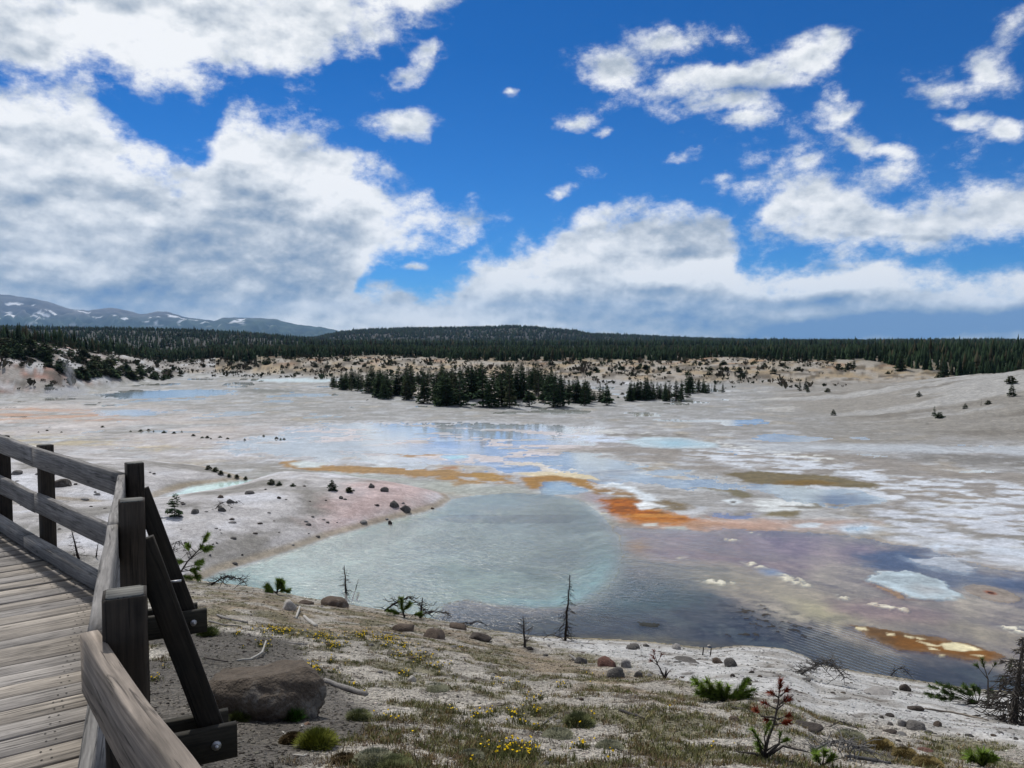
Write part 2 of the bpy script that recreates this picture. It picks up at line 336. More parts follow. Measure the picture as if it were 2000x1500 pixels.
    region([(1890, 1072), (1950, 1068), (2100, 1085), (2100, 1095), (2000, 1090)], S(208, 214, 224), .3, .3, .9, 0)
    region([(1690, 1130), (1715, 1114), (1760, 1113), (1830, 1130), (1862, 1148), (1880, 1164), (1825, 1172), (1775, 1166), (1735, 1146)], S(190, 204, 212), .15, .4, 1, 0)
    isl_ = smooth(poly_sd(x, y, PZ([(1690, 1130), (1715, 1114), (1760, 1113), (1830, 1130), (1862, 1148), (1880, 1164), (1825, 1172), (1775, 1166), (1735, 1146)]), 3), 0, .3)
    mix(S(158, 168, 174), isl_ * smooth(fl2, -.05, .25) * .7)
    region([(1775, 1150), (1800, 1143), (1840, 1150), (1850, 1160), (1810, 1164)], S(164, 166, 168), .4, .2, .9, 0)
    region([(1692, 1134), (1740, 1150), (1776, 1168), (1820, 1174), (1760, 1172), (1720, 1154)], S(138, 112, 92), .15, .25, .8, .3)
    # vent cone rings
    cx, cy = at_z(1935, 1159)
    rr = np.hypot(x - cx, (y - cy) * .8) + W1 * .12
    k = rr < .95
    ring = .5 + .5 * np.cos(rr * 18)
    m = smooth(.95 - rr, 0, .5) * k
    mix(S(150, 140, 132), m * .9); wet = wet * (1 - m)
    mix(S(124, 114, 106), m * smooth(ring, .6, .95) * .45)
    mix(S(150, 78, 46), smooth(.24 - rr, 0, .14) * .8); mix(S(60, 26, 18), smooth(.13 - rr, 0, .05))
    # near orange bar with cream crusts
    region([(1655, 1222), (1720, 1228), (1800, 1240), (1890, 1255), (1945, 1275), (1930, 1292), (1860, 1286), (1770, 1270), (1700, 1248)], S(92, 64, 32), .25, .35, .95, .15)
    region([(1750, 1245), (1840, 1250), (1940, 1275), (1930, 1290), (1840, 1280), (1760, 1262)], S(128, 82, 30), .3, .4, .7, .1)
    region([(1838, 1258), (1860, 1253), (1890, 1260), (1912, 1270), (1880, 1274), (1850, 1270)], S(232, 220, 184), .06, .2, 1, 0)
    for q in ([(1668, 1227), (1690, 1228), (1696, 1234), (1676, 1232)], [(1730, 1238), (1750, 1240), (1748, 1244), (1732, 1242)], [(1768, 1240), (1808, 1248), (1800, 1251), (1770, 1244)],
              [(1793, 1252), (1840, 1260), (1820, 1262), (1838, 1273), (1812, 1270), (1808, 1258)], [(1898, 1280), (1918, 1280), (1915, 1284)], [(1828, 1281), (1842, 1281), (1840, 1283)]):
        region(q, S(230, 216, 180), .05, .15, 1, 0, brk=.12, brks=.3)
    # far slopes
    fo = y > 118
    hill = (h > .35) & (y > 60)
    g = smooth(h, .1, .6) * (y > 50)
    wet = wet * (1 - g)
    ht = fbm(x, y, 7, 5, 120); ht2 = fbm(x * .7, y, 2.5, 4, 121)
    tan = smooth(y, 130, 160) * smooth(ht, -.25, .2)
    # right hill: plain grey
    rh_m = smooth(u, 1350, 1600) * (y < 140) * smooth(h, .02, .3) * (y > 40)
    mix(S(146, 141, 134), rh_m * .9)
    mix(S(118, 112, 104), rh_m * smooth(fbm(x * .25, y, 4, 4, 131), .05, .4) * .7)
    mix(S(176, 174, 172), rh_m * smooth(fbm(x * .2, y, 7, 4, 133), .12, .3) * .7)
    pm = smooth(y, 128, 145) * smooth(h, .15, .8) * (u > 330)
    mix(S(166, 158, 148), pm)
    mix(S(162, 142, 112), pm * smooth(ht, -.15, .25) * .85)
    mix(S(84, 74, 60), pm * smooth(ht2 + .25 * smooth(u, 900, 500), .0, .25) * .85)
    mix(S(176, 132, 96), pm * smooth(fbm(x, y, 11, 3, 125), .25, .45) * .6 * smooth(h, 1.5, 3))
    lm = (u < 420) * smooth(h, .3, 1.0) * (y > 80)
    mix(S(156, 150, 145), lm)
    mix(S(158, 112, 96), lm * smooth(ht, -.15, .3) * .8 * smooth(u, 260, 80))
    mix(S(80, 74, 68), lm * smooth(ht2, -.05, .2) * .85)
    mix(S(196, 196, 198), lm * smooth(fbm(x, y, 5, 4, 126), .12, .3) * .8)
    im = smooth(poly_sd(x + W1, y + W2, ISLAND, 6), -.5, 2)
    mix(S(186, 178, 168), im); mix(S(70, 66, 52), im * smooth(fbm(x, y, 4, 4, 127), -.2, .2) * .85); wet = wet * (1 - im)
    # forest floor
    ff = forest_front(u)
    fm = smooth(y, ff - 6, ff + 22) * (y > 100)
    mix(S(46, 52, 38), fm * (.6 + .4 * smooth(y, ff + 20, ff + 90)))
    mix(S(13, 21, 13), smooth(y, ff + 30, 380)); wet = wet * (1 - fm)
    wet = wet * (y < 215)
    # mound / banks
    m = poly_sd(x, y, MOUND, 4); l2 = poly_sd(x, y, LAND2, 4)
    bank = smooth(np.maximum(m, l2), -.15, .35)
    wet = wet * (1 - smooth(np.maximum(m, l2), -.3, 0))
    mix(S(178, 174, 174), bank)
    f7 = fbm(x, y, 4, 5, 140)
    mix(S(118, 114, 108), bank * smooth(f7 + .35 * f2, .0, .45) * .85)
    mix(S(204, 204, 210), bank * smooth(-f7, .05, .4) * .7)
    pk = PH([(640, 990), (700, 950), (800, 945), (870, 965), (800, 990), (720, 1020), (650, 1040)])
    mix(S(186, 160, 156), bank * smooth(poly_sd(x + W1, y + W2, pk, 4), -1.5, 1) * .75)
    mix(S(150, 138, 120), smooth(m, -.05, .15) * (1 - smooth(m, .25, .6)) * .8)
    mix(S(146, 132, 110), smooth(l2, -.05, .15) * (1 - smooth(l2, .4, .9)) * .7)
    grav = np.maximum(grav, bank * .55)
    # pool bed (milky mineral water seen through its surface)
    sd = poly_sd(x + W1 * .12, y + W2 * .12, POOL, 3)
    pm = smooth(sd, -.15 - .5 * smooth(u, 1100, 1200), .25 + .5 * smooth(u, 1100, 1200)) * (m < .05)
    base = A(S(126, 135, 129)).copy()
    wl = smooth(u, 900, 450)[:, None]
    base = base * (1 - wl) + S(134, 152, 153) * wl
    wr = (smooth(u, 980, 1120) * smooth(fbm(x, y, 3, 3, 150) + .2, -.2, .2))[:, None]
    base = base * (1 - wr * .75) + S(92, 102, 94) * wr * .75
    rim = (smooth(u, 900, 1050) * (1 - smooth(sd, .6, 2.3)) * smooth(y, 31, 26))[:, None]
    base = base * (1 - rim * .7) + S(120, 152, 156) * rim * .7
    tip = (1 - smooth(sd, 0, .35))[:, None] * .35
    base = base * (1 - tip) + S(150, 160, 150) * tip
    base = base * (1 + .10 * f2[:, None])
    mix(base, pm); wet = np.maximum(wet * (1 - pm), pm)
    # channel behind the mound
    chn = PZ([(322, 975), (375, 951), (430, 943), (490, 938), (492, 941), (440, 956), (390, 967)])
    cm = smooth(poly_sd(x, y, chn, 3), -.3, .1) * (np.maximum(m, l2) < .15)
    mix(S(186, 200, 198), cm); wet = np.maximum(wet, cm)
    # near slope
    r = np.hypot(x, y); az = np.arctan2(x, y); Rs = np.interp(az, _sh_az, _sh_R)
    t = (r - 2.5) / (Rs - 2.5)
    ns = smooth(1.0 - t, -.004, .006) * (m < .5) + (y < 2)
    ns = np.clip(ns, 0, 1)
    wet = wet * (1 - ns)
    mix(S(160, 153, 144), ns)
    g1 = fbm(x, y, 1.1, 5, 160); g2 = fbm(x, y, .45, 4, 161)
    mix(S(182, 175, 166), ns * smooth(g1, .05, .4) * .6)
    # white sand chute at lower right
    ws = PH([(1000, 1235), (1130, 1250), (1400, 1268), (1560, 1275), (1700, 1320), (1900, 1350), (2100, 1365), (2100, 1480), (1900, 1440), (1700, 1400), (1500, 1370),
             (1350, 1335), (1200, 1290), (1080, 1262)])
    wsm = smooth(poly_sd(x + W1 * .5, y + W2 * .5, ws, 4), -.5, .6) * ns
    mix(S(178, 176, 175), wsm * .9)
    mix(S(128, 122, 115), wsm * smooth(g1 + .6 * fl2, .02, .32) * .6)
    # brown litter and soil patches
    bs = PH([(400, 1150), (560, 1165), (800, 1205), (900, 1230), (1050, 1265), (1150, 1290), (1300, 1350), (1250, 1370), (1080, 1320), (900, 1270), (700, 1240), (500, 1230), (400, 1220)])
    bsm = smooth(poly_sd(x + W1 * .5, y + W2 * .5, bs, 4), -.8, .6) * ns
    mix(S(128, 112, 90), bsm * smooth(g1, -.3, .15) * .8)
    mix(S(104, 98, 74), ns * (1 - wsm) * smooth(fbm(x, y, .9, 4, 170), .0, .25) * .8)
    mix(S(70, 60, 48), ns * smooth(fbm(x, y, .5, 4, 171), .30, .5) * .7)
    # dark grey gravel beside the boardwalk
    dk = PH([(250, 1225), (400, 1232), (560, 1250), (660, 1340), (740, 1390), (720, 1430), (640, 1470), (600, 1499)]) + [(-.3, 2.0), (-1, -4), (-9, -4), (-9, 6), (-3.5, 8)]
    dkm = smooth(poly_sd(x + W1 * .2, y + W2 * .2, dk, 2), -.2, .15) * ns
    mix(S(84, 79, 74), dkm * .92)
    # moist rim at the waterline
    mix(S(146, 134, 106), smooth(t, .975, .99) * ns * .7)
    grav = np.maximum(grav, ns * (1 - .6 * wsm))
    dry = 1 - np.clip(wet, 0, 1)
    lum = col.mean(1)[:, None]
    col = lum + (col - lum) * 1.08
    col = col * np.array([.815, .83, .825]) * (1 + .46 * np.clip(wet, 0, 1))[:, None] * (1 + .14 * np.clip(np.maximum(ns, bank), 0, 1))[:, None]
    return np.clip(col, 0.004, .7), wet, grav
FFRONT = [(-1500, 128), (0, 150), (120, 158), (250, 200), (340, 225), (420, 215), (470, 200), (640, 215), (750, 235), (880, 205), (1100, 190), (1250, 200), (1400, 200), (1500, 196),
          (1650, 178), (1800, 152), (1870, 138), (1950, 128), (2100, 124), (3500, 122)]
def forest_front(u): return lerp(u, FFRONT)
# ------------------------------------------------------------------ node helpers
class NT:
    def __init__(s, tree): s.t = tree; s.n = tree.nodes; s.l = tree.links
    def node(s, typ, **kw):
        nd = s.n.new(typ)
        for k, v in kw.items(): setattr(nd, k, v)
        return nd
    def put(s, sock, v):
        if isinstance(v, bpy.types.NodeSocket): s.l.new(v, sock)
        elif v is not None: sock.default_value = v
    def m(s, op, a, b=None, c=None, clamp=False):
        nd = s.node('ShaderNodeMath', operation=op, use_clamp=clamp)
        s.put(nd.inputs[0], a); s.put(nd.inputs[1], b); s.put(nd.inputs[2], c)
        return nd.outputs[0]
    def v(s, op, a, b=None, scale=None):
        nd = s.node('ShaderNodeVectorMath', operation=op)
        s.put(nd.inputs[0], a); s.put(nd.inputs[1], b)
        if scale is not None: s.put(nd.inputs[3], scale)
        return nd.outputs['Value'] if op in ('LENGTH', 'DOT_PRODUCT', 'DISTANCE') else nd.outputs[0]
    def mp(s, vec, loc=(0, 0, 0), rot=(0, 0, 0), sc=(1, 1, 1)):
        nd = s.node('ShaderNodeMapping'); s.put(nd.inputs[0], vec)
        nd.inputs[1].default_value = loc; nd.inputs[2].default_value = rot; nd.inputs[3].default_value = sc
        return nd.outputs[0]
    def noise(s, vec, scale=1., detail=3., rough=.5, dist=0., out=0):
        nd = s.node('ShaderNodeTexNoise'); s.put(nd.inputs['Vector'], vec)
        nd.inputs['Scale'].default_value = scale; nd.inputs['Detail'].default_value = detail
        nd.inputs['Roughness'].default_value = rough; nd.inputs['Distortion'].default_value = dist
        return nd.outputs[out]
    def vor(s, vec, scale, feature='F1', out='Distance', rnd=1.0):
        nd = s.node('ShaderNodeTexVoronoi', feature=feature); s.put(nd.inputs['Vector'], vec)
        nd.inputs['Scale'].default_value = scale; nd.inputs['Randomness'].default_value = rnd
        return nd.outputs[out]
    def mr(s, v, a, b, c=0., d=1., smooth=False):
        nd = s.node('ShaderNodeMapRange'); nd.interpolation_type = 'SMOOTHSTEP' if smooth else 'LINEAR'
        s.put(nd.inputs[0], v); s.put(nd.inputs[1], a); s.put(nd.inputs[2], b); s.put(nd.inputs[3], c); s.put(nd.inputs[4], d)
        return nd.outputs[0]
    def mix(s, f, a, b, mode='MIX'):
        nd = s.node('ShaderNodeMix', data_type='RGBA', blend_type=mode)
        s.put(nd.inputs[0], f); s.put(nd.inputs[6], a); s.put(nd.inputs[7], b)
        return nd.outputs[2]
    def ramp(s, f, stops):
        nd = s.node('ShaderNodeValToRGB'); s.put(nd.inputs[0], f); e = nd.color_ramp.elements
        while len(e) < len(stops): e.new(.5)
        for q, (p, c) in zip(e, stops): q.position = p; q.color = (*c, 1) if len(c) == 3 else c
        return nd.outputs[0]
    def attr(s, name, out='Color'):
        nd = s.node('ShaderNodeAttribute', attribute_name=name); return nd.outputs[out]
    def bump(s, h, strength=.5, dist=.02, normal=None):
        nd = s.node('ShaderNodeBump'); s.put(nd.inputs['Height'], h); s.put(nd.inputs['Strength'], strength); s.put(nd.inputs['Distance'], dist)
        if normal is not None: s.l.new(normal, nd.inputs['Normal'])
        return nd.outputs[0]
    def curve(s, x, pts):
        nd = s.node('ShaderNodeFloatCurve'); s.put(nd.inputs['Value'], x)
        c = nd.mapping.curves[0]
        c.points[0].location = pts[0]; c.points[1].location = pts[-1]
        for p in pts[1:-1]: c.points.new(*p)
        nd.mapping.update()
        return nd.outputs[0]
def newmat(name):
    m = bpy.data.materials.new(name); m.use_nodes = True
    nt = m.node_tree; nt.nodes.clear(); T = NT(nt)
    out = T.node('ShaderNodeOutputMaterial')
    return m, T, out
def principled(T, out, color, rough=.8, normal=None, spec=.3, **kw):
    p = T.node('ShaderNodeBsdfPrincipled')
    T.put(p.inputs['Base Color'], color if isinstance(color, bpy.types.NodeSocket) else (*color[:3], 1))
    T.put(p.inputs['Roughness'], rough); T.put(p.inputs['Specular IOR Level'], spec)
    if normal is not None: T.l.new(normal, p.inputs['Normal'])
    for k, v in kw.items(): T.put(p.inputs[k], v)
    T.l.new(p.outputs[0], out.inputs['Surface'])
    return p

# ------------------------------------------------------------------ world: Nishita sky with procedural clouds
SUN_EL, SUN_AZ = R(52), R(-28)      # azimuth measured from +Y towards +X
W = bpy.data.worlds.new("World"); scene.world = W; W.use_nodes = True
W.node_tree.nodes.clear(); T = NT(W.node_tree)
wout = T.node('ShaderNodeOutputWorld')
geo = T.node('ShaderNodeTexCoord'); D = geo.outputs['Generated']
sky = T.node('ShaderNodeTexSky', sky_type='NISHITA'); sky.sun_disc = False
sky.sun_elevation = SUN_EL; sky.sun_rotation = SUN_AZ; sky.altitude = 2300; sky.air_density = 1.0; sky.dust_density = .4; sky.ozone_density = 2.2
def uv(px, py):
    x, y, z = ray(px, py); return x / y, z / y
U0, US, VS = 1.3, 2.6, .8
def ctab(pts):
    o = []
    for px, py in pts:
        u, v = uv(px, py); o.append((min(1, max(0, (u + U0) / US)), min(1, max(0, (v + .05) / VS))))
    return o
wv = T.noise(D, 5.0, 5, .6, 0, 1)
wv = T.v('SCALE', T.v('SUBTRACT', wv, (.5, .5, .5)), scale=.11)
Dw = T.v('ADD', D, T.v('MULTIPLY', wv, (1, 1, .55)))
sp = T.node('ShaderNodeSeparateXYZ'); T.l.new(Dw, sp.inputs[0]); dx, dy, dz = sp.outputs
yc = T.m('MAXIMUM', dy, .1)
u = T.m('DIVIDE', dx, yc); v = T.m('DIVIDE', dz, yc)
cu = T.m('DIVIDE', T.m('ADD', u, U0), US)
def edge(pts):
    c = T.curve(cu, ctab(pts))
    return T.m('SUBTRACT', T.m('MULTIPLY', c, VS), .05)
L = 15.0
b1 = edge([(-900, 60), (-300, 120), (0, 150), (150, 160), (250, 190), (350, 212), (395, 185), (450, 145), (600, 150), (645, 95), (750, 75), (850, 42), (930, -15), (1000, -90), (1300, -260), (2900, -300)])
d1 = T.m('MINIMUM', T.m('MULTIPLY', T.m('SUBTRACT', v, b1), L), .8)
t2 = edge([(-900, 40), (-300, 120), (0, 150), (100, 160), (180, 212), (230, 262), (300, 276), (385, 290), (440, 218), (475, 200), (525, 216), (600, 240), (680, 278), (750, 330), (850, 365), (950, 392), (1010, 418), (1060, 470), (1200, 640), (2900, 700)])
b2 = edge([(-900, 720), (600, 720), (660, 640), (700, 545), (760, 500), (850, 484), (950, 462), (1020, 440), (1060, 430), (2900, 430)])
d2 = T.m('MULTIPLY', T.m('MINIMUM', T.m('SUBTRACT', t2, v), T.m('SUBTRACT', v, b2)), L)
t3 = edge([(-900, 600), (500, 590), (660, 548), (760, 553), (850, 553), (890, 540), (925, 495), (1000, 470), (1050, 460), (1100, 430), (1180, 400), (1260, 388), (1380, 383), (1425, 410), (1450, 460), (1480, 482), (1560, 478), (1750, 476), (1800, 498), (1870, 504), (1950, 490), (2050, 496), (2900, 470)])
d3 = T.m('MULTIPLY', T.m('SUBTRACT', t3, v), L)
t4 = edge([(-900, 700), (1400, 700), (1440, 445), (1480, 402), (1500, 372), (1545, 330), (1600, 320), (1690, 325), (1720, 350), (1800, 340), (1850, 328), (1950, 318), (2010, 296), (2400, 240), (2900, 200)])
b4 = edge([(-900, 440), (1400, 440), (1440, 462), (1520, 478), (1600, 496), (1700, 498), (1800, 494), (2000, 484), (2900, 460)])
d4 = T.m('MINIMUM', T.m('MULTIPLY', T.m('MINIMUM', T.m('SUBTRACT', t4, v), T.m('SUBTRACT', v, b4)), L), .62)
uvv = T.node('ShaderNodeCombineXYZ'); T.l.new(u, uvv.inputs[0]); T.l.new(v, uvv.inputs[1]); UV = uvv.outputs[0]
def blob(px, py, rx, ry, rot=0., k=.7, cap=None, vec=None):
    cx_, cy_ = uv(px, py)
    m = T.node('ShaderNodeMapping', vector_type='TEXTURE'); T.l.new(UV if vec is None else vec, m.inputs[0])
    m.inputs[1].default_value = (cx_, cy_, 0); m.inputs[2].default_value = (0, 0, R(rot)); m.inputs[3].default_value = (rx / F, ry / F, 1)
    ln = T.v('LENGTH', m.outputs[0])
    r = T.m('MULTIPLY', T.m('SUBTRACT', 1.0, ln), k)
    if cap: r = T.m('MINIMUM', r, cap)
    return r
BL = [(1215, 125, 105, 42, 0, .75), (1290, 100, 150, 34, 0, .45), (1360, 98, 60, 30, 0, .4), (1560, 120, 120, 50, 14, .95), (1625, 90, 75, 42, 10, .85), (1430, 158, 220, 32, 6, 1.0), (1510, 165, 90, 36, 0, .9),
      (1425, 216, 115, 32, 0, 1.0), (1450, 246, 80, 30, 0, .8), (1640, 235, 60, 60, -30, .9), (1670, 270, 80, 36, -14, .8), (1730, 285, 90, 22, -6, .75), (1570, 330, 60, 40, 0, .3),
      (800, 238, 66, 26, 0, .7), (838, 112, 62, 34, 30, .5), (860, 90, 24, 50, -20, .42), (990, 177, 30, 14, 0, .6), (1115, 229, 32, 16, 0, .55), (1330, 313, 44, 16, 8, .6), (1112, 384, 34, 18, 20, .6),
      (1182, 255, 18, 9, 0, .4), (795, 526, 44, 14, 6, .8), (1945, 118, 72, 42, -18, .55), (1975, 40, 70, 34, 20, .55), (1830, 162, 80, 26, 8, .36), (1960, 246, 42, 34, 0, .7), (1890, 222, 66, 20, -4, .6)]
acc = T.m('MAXIMUM', T.m('MAXIMUM', d1, d2), T.m('MAXIMUM', d3, d4))
for b in [(1760, 400, 420, 120, 0, .6, .24), (1540, 400, 160, 90, 0, .5, .2), (1180, 480, 160, 60, 20, .5, .2)]: acc = T.m('MAXIMUM', acc, blob(*b))
for b in BL: acc = T.m('MAXIMUM', acc, blob(*b))
front = T.mr(dy, .12, .4, 0, 1, True)
Da = T.v('MULTIPLY', D, (1, 1, 1.6))
nA = T.noise(Da, 6.0, 9, .62, .15)
gen = T.m('SUBTRACT', T.m('MULTIPLY', T.noise(Da, 2.2, 3, .5), 4.0), 1.9)
acc = T.m('ADD', T.m('MULTIPLY', acc, front), T.m('MULTIPLY', gen, T.m('SUBTRACT', 1.0, front)))
nF = T.noise(Da, 24.0, 8, .68, .0)
fine = T.m('ADD', T.m('MULTIPLY', T.m('SUBTRACT', nA, .5), 2.1), T.m('MULTIPLY', T.m('SUBTRACT', nF, .5), 1.5))
dens = T.m('ADD', acc, fine)
alpha = T.m('POWER', T.mr(dens, -.12, .60, 0, 1, True), 1.25)
# cloud self shading: relief towards the light plus broad grey bases
def cloud_relief(sc, det, off, dist=.3):
    a = T.noise(Da, sc, det, .54, dist); b = T.noise(T.v('ADD', Da, off), sc, det, .54, dist)
    return T.m('SUBTRACT', a, b)
rel = T.m('ADD', T.m("MULTIPLY", cloud_relief(9, 8, (-.010, 0, .030), .1), 1.9), T.m("MULTIPLY", cloud_relief(22, 6, (-.004, 0, .013), 0), 1.0))
big = T.m('SUBTRACT', T.noise(T.v('MULTIPLY', D, (1, 1, 3.2)), 4.0, 5, .55, .4), .5)
G = T.m('ADD', .20, T.m('MULTIPLY', T.m('ADD', rel, 0.0), -1.0))
G = T.m('ADD', G, T.m('MULTIPLY', big, .55))
G = T.m('ADD', G, T.mr(dens, .2, 1.6, -.12, .16))
rawuv = T.node('ShaderNodeSeparateXYZ'); T.l.new(D, rawuv.inputs[0])
for (px, py, rx, ry, rot, k) in [(330, 470, 520, 120, 4, .2), (300, 575, 560, 60, 0, .34), (620, 540, 200, 50, -10, .2), (1300, 470, 220, 60, 8, .26), (1400, 430, 60, 40, 0, .14), (1250, 590, 200, 34, 0, .34),
                                 (1720, 645, 640, 52, 0, 1.2), (1650, 578, 330, 24, 2, .5), (1300, 560, 130, 20, 0, .3), (1600, 505, 120, 12, -4, .4), (1750, 455, 170, 10, -4, .35), (470, 335, 60, 22, 0, .22), (1100, 620, 300, 40, 0, .2),
                                 (-200, 400, 300, 200, 0, .25), (2300, 600, 500, 80, 0, .4)]:
    G = T.m('ADD', G, T.m('MAXIMUM', blob(px, py, rx, ry, rot, k), 0.0))
for (px, py, rx, ry, rot, k) in [(350, 90, 420, 110, 0, .30), (1050, 540, 200, 60, 10, .3), (1500, 535, 440, 40, -2, .85), (1900, 560, 240, 34, 0, .6), (120, 500, 150, 22, 0, .35), (700, 400, 300, 60, -16, .3), (330, 300, 330, 44, -14, .35),
                                 (850, 630, 220, 36, 0, .3), (1560, 130, 150, 60, 10, .2), (100, 230, 200, 60, 0, .2)]:
    G = T.m('SUBTRACT', G, T.m('MAXIMUM', blob(px, py, rx, ry, rot, k), 0.0))
ccol = T.ramp(G, [(0, (8.2, 8.3, 8.4)), (.2, (6.6, 6.9, 7.2)), (.48, (4.1, 4.6, 5.2)), (.74, (2.3, 3.0, 4.0)), (1.0, (.85, 1.75, 3.5))])
warm = T.mr(v, .0, .12, 1, 0)
ccol = T.mix(T.m('MULTIPLY', warm, .5), ccol, (1.03, 1.0, .90, 1), 'MULTIPLY')
tint = T.mix(T.mr(v, .02, .36), (.085, .42, .78, 1), (.0, .325, .70, 1))
blue = T.mix(1.0, sky.outputs[0], tint, 'MULTIPLY')
fin = T.mix(T.m('MULTIPLY', alpha, .97), blue, ccol)
bg = T.node('ShaderNodeBackground'); T.l.new(fin, bg.inputs[0]); bg.inputs[1].default_value = .1
T.l.new(bg.outputs[0], wout.inputs[0])
try: W.cycles.sampling_method = 'MANUAL'; W.cycles.sample_map_resolution = 512
except Exception: pass

# ------------------------------------------------------------------ sun and camera
sl = bpy.data.lights.new('sun', 'SUN'); sl.energy = 2.9; sl.angle = R(1.5); sl.color = (1, .96, .9)
so = bpy.data.objects.new('sun', sl); COL.objects.link(so)
sdir = Vector((math.sin(SUN_AZ) * math.cos(SUN_EL), math.cos(SUN_AZ) * math.cos(SUN_EL), math.sin(SUN_EL)))
so.rotation_euler = sdir.to_track_quat('Z', 'Y').to_euler(); so.location = (0, 0, 60)
cam = bpy.data.cameras.new('camera'); cam.lens = 36 * F / 2000; cam.sensor_width = 36; cam.clip_start = .05; cam.clip_end = 60000
co = bpy.data.objects.new('camera', cam); COL.objects.link(co)
co.location = (0, 0, CAMZ); co.rotation_euler = (R(90) - PITCH, 0, 0)
scene.camera = co
scene.view_settings.view_transform = 'Standard'; scene.view_settings.look = 'None'
scene.view_settings.exposure = .25; scene.view_settings.gamma = 1
scene.cycles.max_bounces = 6; scene.cycles.volume_bounces = 0; scene.cycles.transparent_max_bounces = 24
# ------------------------------------------------------------------ mesh helpers
def mesh_from(name, co, faces, mats=(), cols=None, attrs=None, smoothf=False, uvs=None):
    """co: (n,3) array, faces: (m,3) or (m,4) array or list of either"""
    me = bpy.data.meshes.new(name)
    co = np.asarray(co, np.float32)
    if isinstance(faces, np.ndarray):
        m, k = faces.shape; loops = faces.ravel(); starts = np.arange(m) * k; tot = np.full(m, k)
    else:
        tot = np.array([len(f) for f in faces]); loops = np.concatenate([np.asarray(f) for f in faces]); starts = np.concatenate([[0], np.cumsum(tot)[:-1]])
    me.vertices.add(len(co)); me.vertices.foreach_set('co', co.ravel())
    me.loops.add(len(loops)); me.loops.foreach_set('vertex_index', loops.astype(np.int32))
    me.polygons.add(len(starts)); me.polygons.foreach_set('loop_start', starts.astype(np.int32)); me.polygons.foreach_set('loop_total', tot.astype(np.int32))
    if smoothf: me.polygons.foreach_set('use_smooth', np.ones(len(starts), bool))
    me.update(calc_edges=True)
    if uvs is not None:
        l = me.uv_layers.new(name='UVMap'); l.data.foreach_set('uv', np.asarray(uvs, np.float32).ravel())
    if cols is not None:
        a = me.color_attributes.new('Col', 'FLOAT_COLOR', 'POINT')
        c = np.ones((len(co), 4), np.float32); c[:, :3] = cols; a.data.foreach_set('color', c.ravel())
    for k, v in (attrs or {}).items():
        a = me.attributes.new(k, 'FLOAT', 'POINT'); a.data.foreach_set('value', np.asarray(v, np.float32))
    for m in mats: me.materials.append(m)
    return me
def link(name, me, parent=None, loc=None):
    o = bpy.data.objects.new(name, me); COL.objects.link(o)
    if parent is not None: o.parent = parent
    if loc is not None: o.location = loc
    return o
def tag(o, label=None, cat=None, group=None, kind=None):
    if label: o['label'] = label
    if cat: o['category'] = cat
    if group: o['group'] = group
    if kind: o['kind'] = kind
    return o
def empty(name, loc, label=None, cat=None, group=None, rz=0.):
    o = bpy.data.objects.new(name, None); COL.objects.link(o); o.location = loc; o.rotation_euler = (0, 0, rz)
    o.empty_display_size = .2
    return tag(o, label, cat, group)
def copy_tree(o, loc, rz=0., s=1., label=None, sz=None):
    r = o.copy(); COL.objects.link(r); r.location = loc; r.rotation_euler = (0, 0, rz)
    r.scale = (s, s, s if sz is None else sz)
    if label: r['label'] = label
    for ch in list(o.children):
        c = ch.copy(); COL.objects.link(c); c.parent = r
        for g in list(ch.children):
            d = g.copy(); COL.objects.link(d); d.parent = c
    return r

# ------------------------------------------------------------------ ground
m_ground, T, out = newmat('mineral_ground')
tc = T.node('ShaderNodeTexCoord'); P = tc.outputs['Object']
col = T.attr('Col'); gr = T.attr('grav', 'Fac'); hz = T.attr('rough', 'Fac')
n1 = T.noise(P, 1.3, 8, .65); n2 = T.noise(P, 9.0, 6, .65); n3 = T.noise(P, 55.0, 3, .6)
val = T.m('ADD', T.mr(n1, .25, .75, .82, 1.18), T.m('MULTIPLY', T.m('SUBTRACT', n2, .5), T.m('ADD', .25, T.m('MULTIPLY', gr, .6))))
cell = T.vor(P, 75, out='Color'); cell2 = T.vor(T.v('ADD', P, T.v('SCALE', T.noise(P, 9, 2, .5, 0, 1), scale=.1)), 26, out='Color')
sx = T.node('ShaderNodeSeparateXYZ'); T.l.new(cell, sx.inputs[0]); sy = T.node('ShaderNodeSeparateXYZ'); T.l.new(cell2, sy.inputs[0])
peb = T.m('ADD', T.mr(sx.outputs[0], 0, 1, -.42, .42), T.mr(sy.outputs[1], 0, 1, -.30, .30))
val = T.m('ADD', val, T.m('MULTIPLY', peb, gr))
fd = T.m('ABSOLUTE', T.m('SUBTRACT', T.noise(T.v('MULTIPLY', P, (.7, 1, 1)), .9, 7, .7, .6), .5))
val = T.m('MULTIPLY', val, T.mr(fd, .0, .10, .80, 1.06))
val = T.m('MULTIPLY', val, T.mr(T.noise(P, 4.2, 6, .75, .3), .3, .7, .80, 1.18))
val = T.m('MAXIMUM', val, .22)
c2 = T.mix(1.0, col, T.node('ShaderNodeCombineColor').outputs[0], 'MULTIPLY')
cc = c2.node; cb = [n for n in T.n if n.bl_idname == 'ShaderNodeCombineColor'][0]
for i in range(3): T.l.new(val, cb.inputs[i])
hgt = T.m('ADD', T.m('MULTIPLY', n2, .6), T.m('MULTIPLY', T.m('MULTIPLY', sx.outputs[0], gr), .35))
hgt = T.m('ADD', hgt, T.m('MULTIPLY', T.m('MULTIPLY', T.vor(P, 26), gr), -.8))
nb = T.bump(hgt, T.m('MULTIPLY', T.m('ADD', .12, T.m('MULTIPLY', gr, .8)), hz), .035)
principled(T, out, c2, .85, nb, .25)

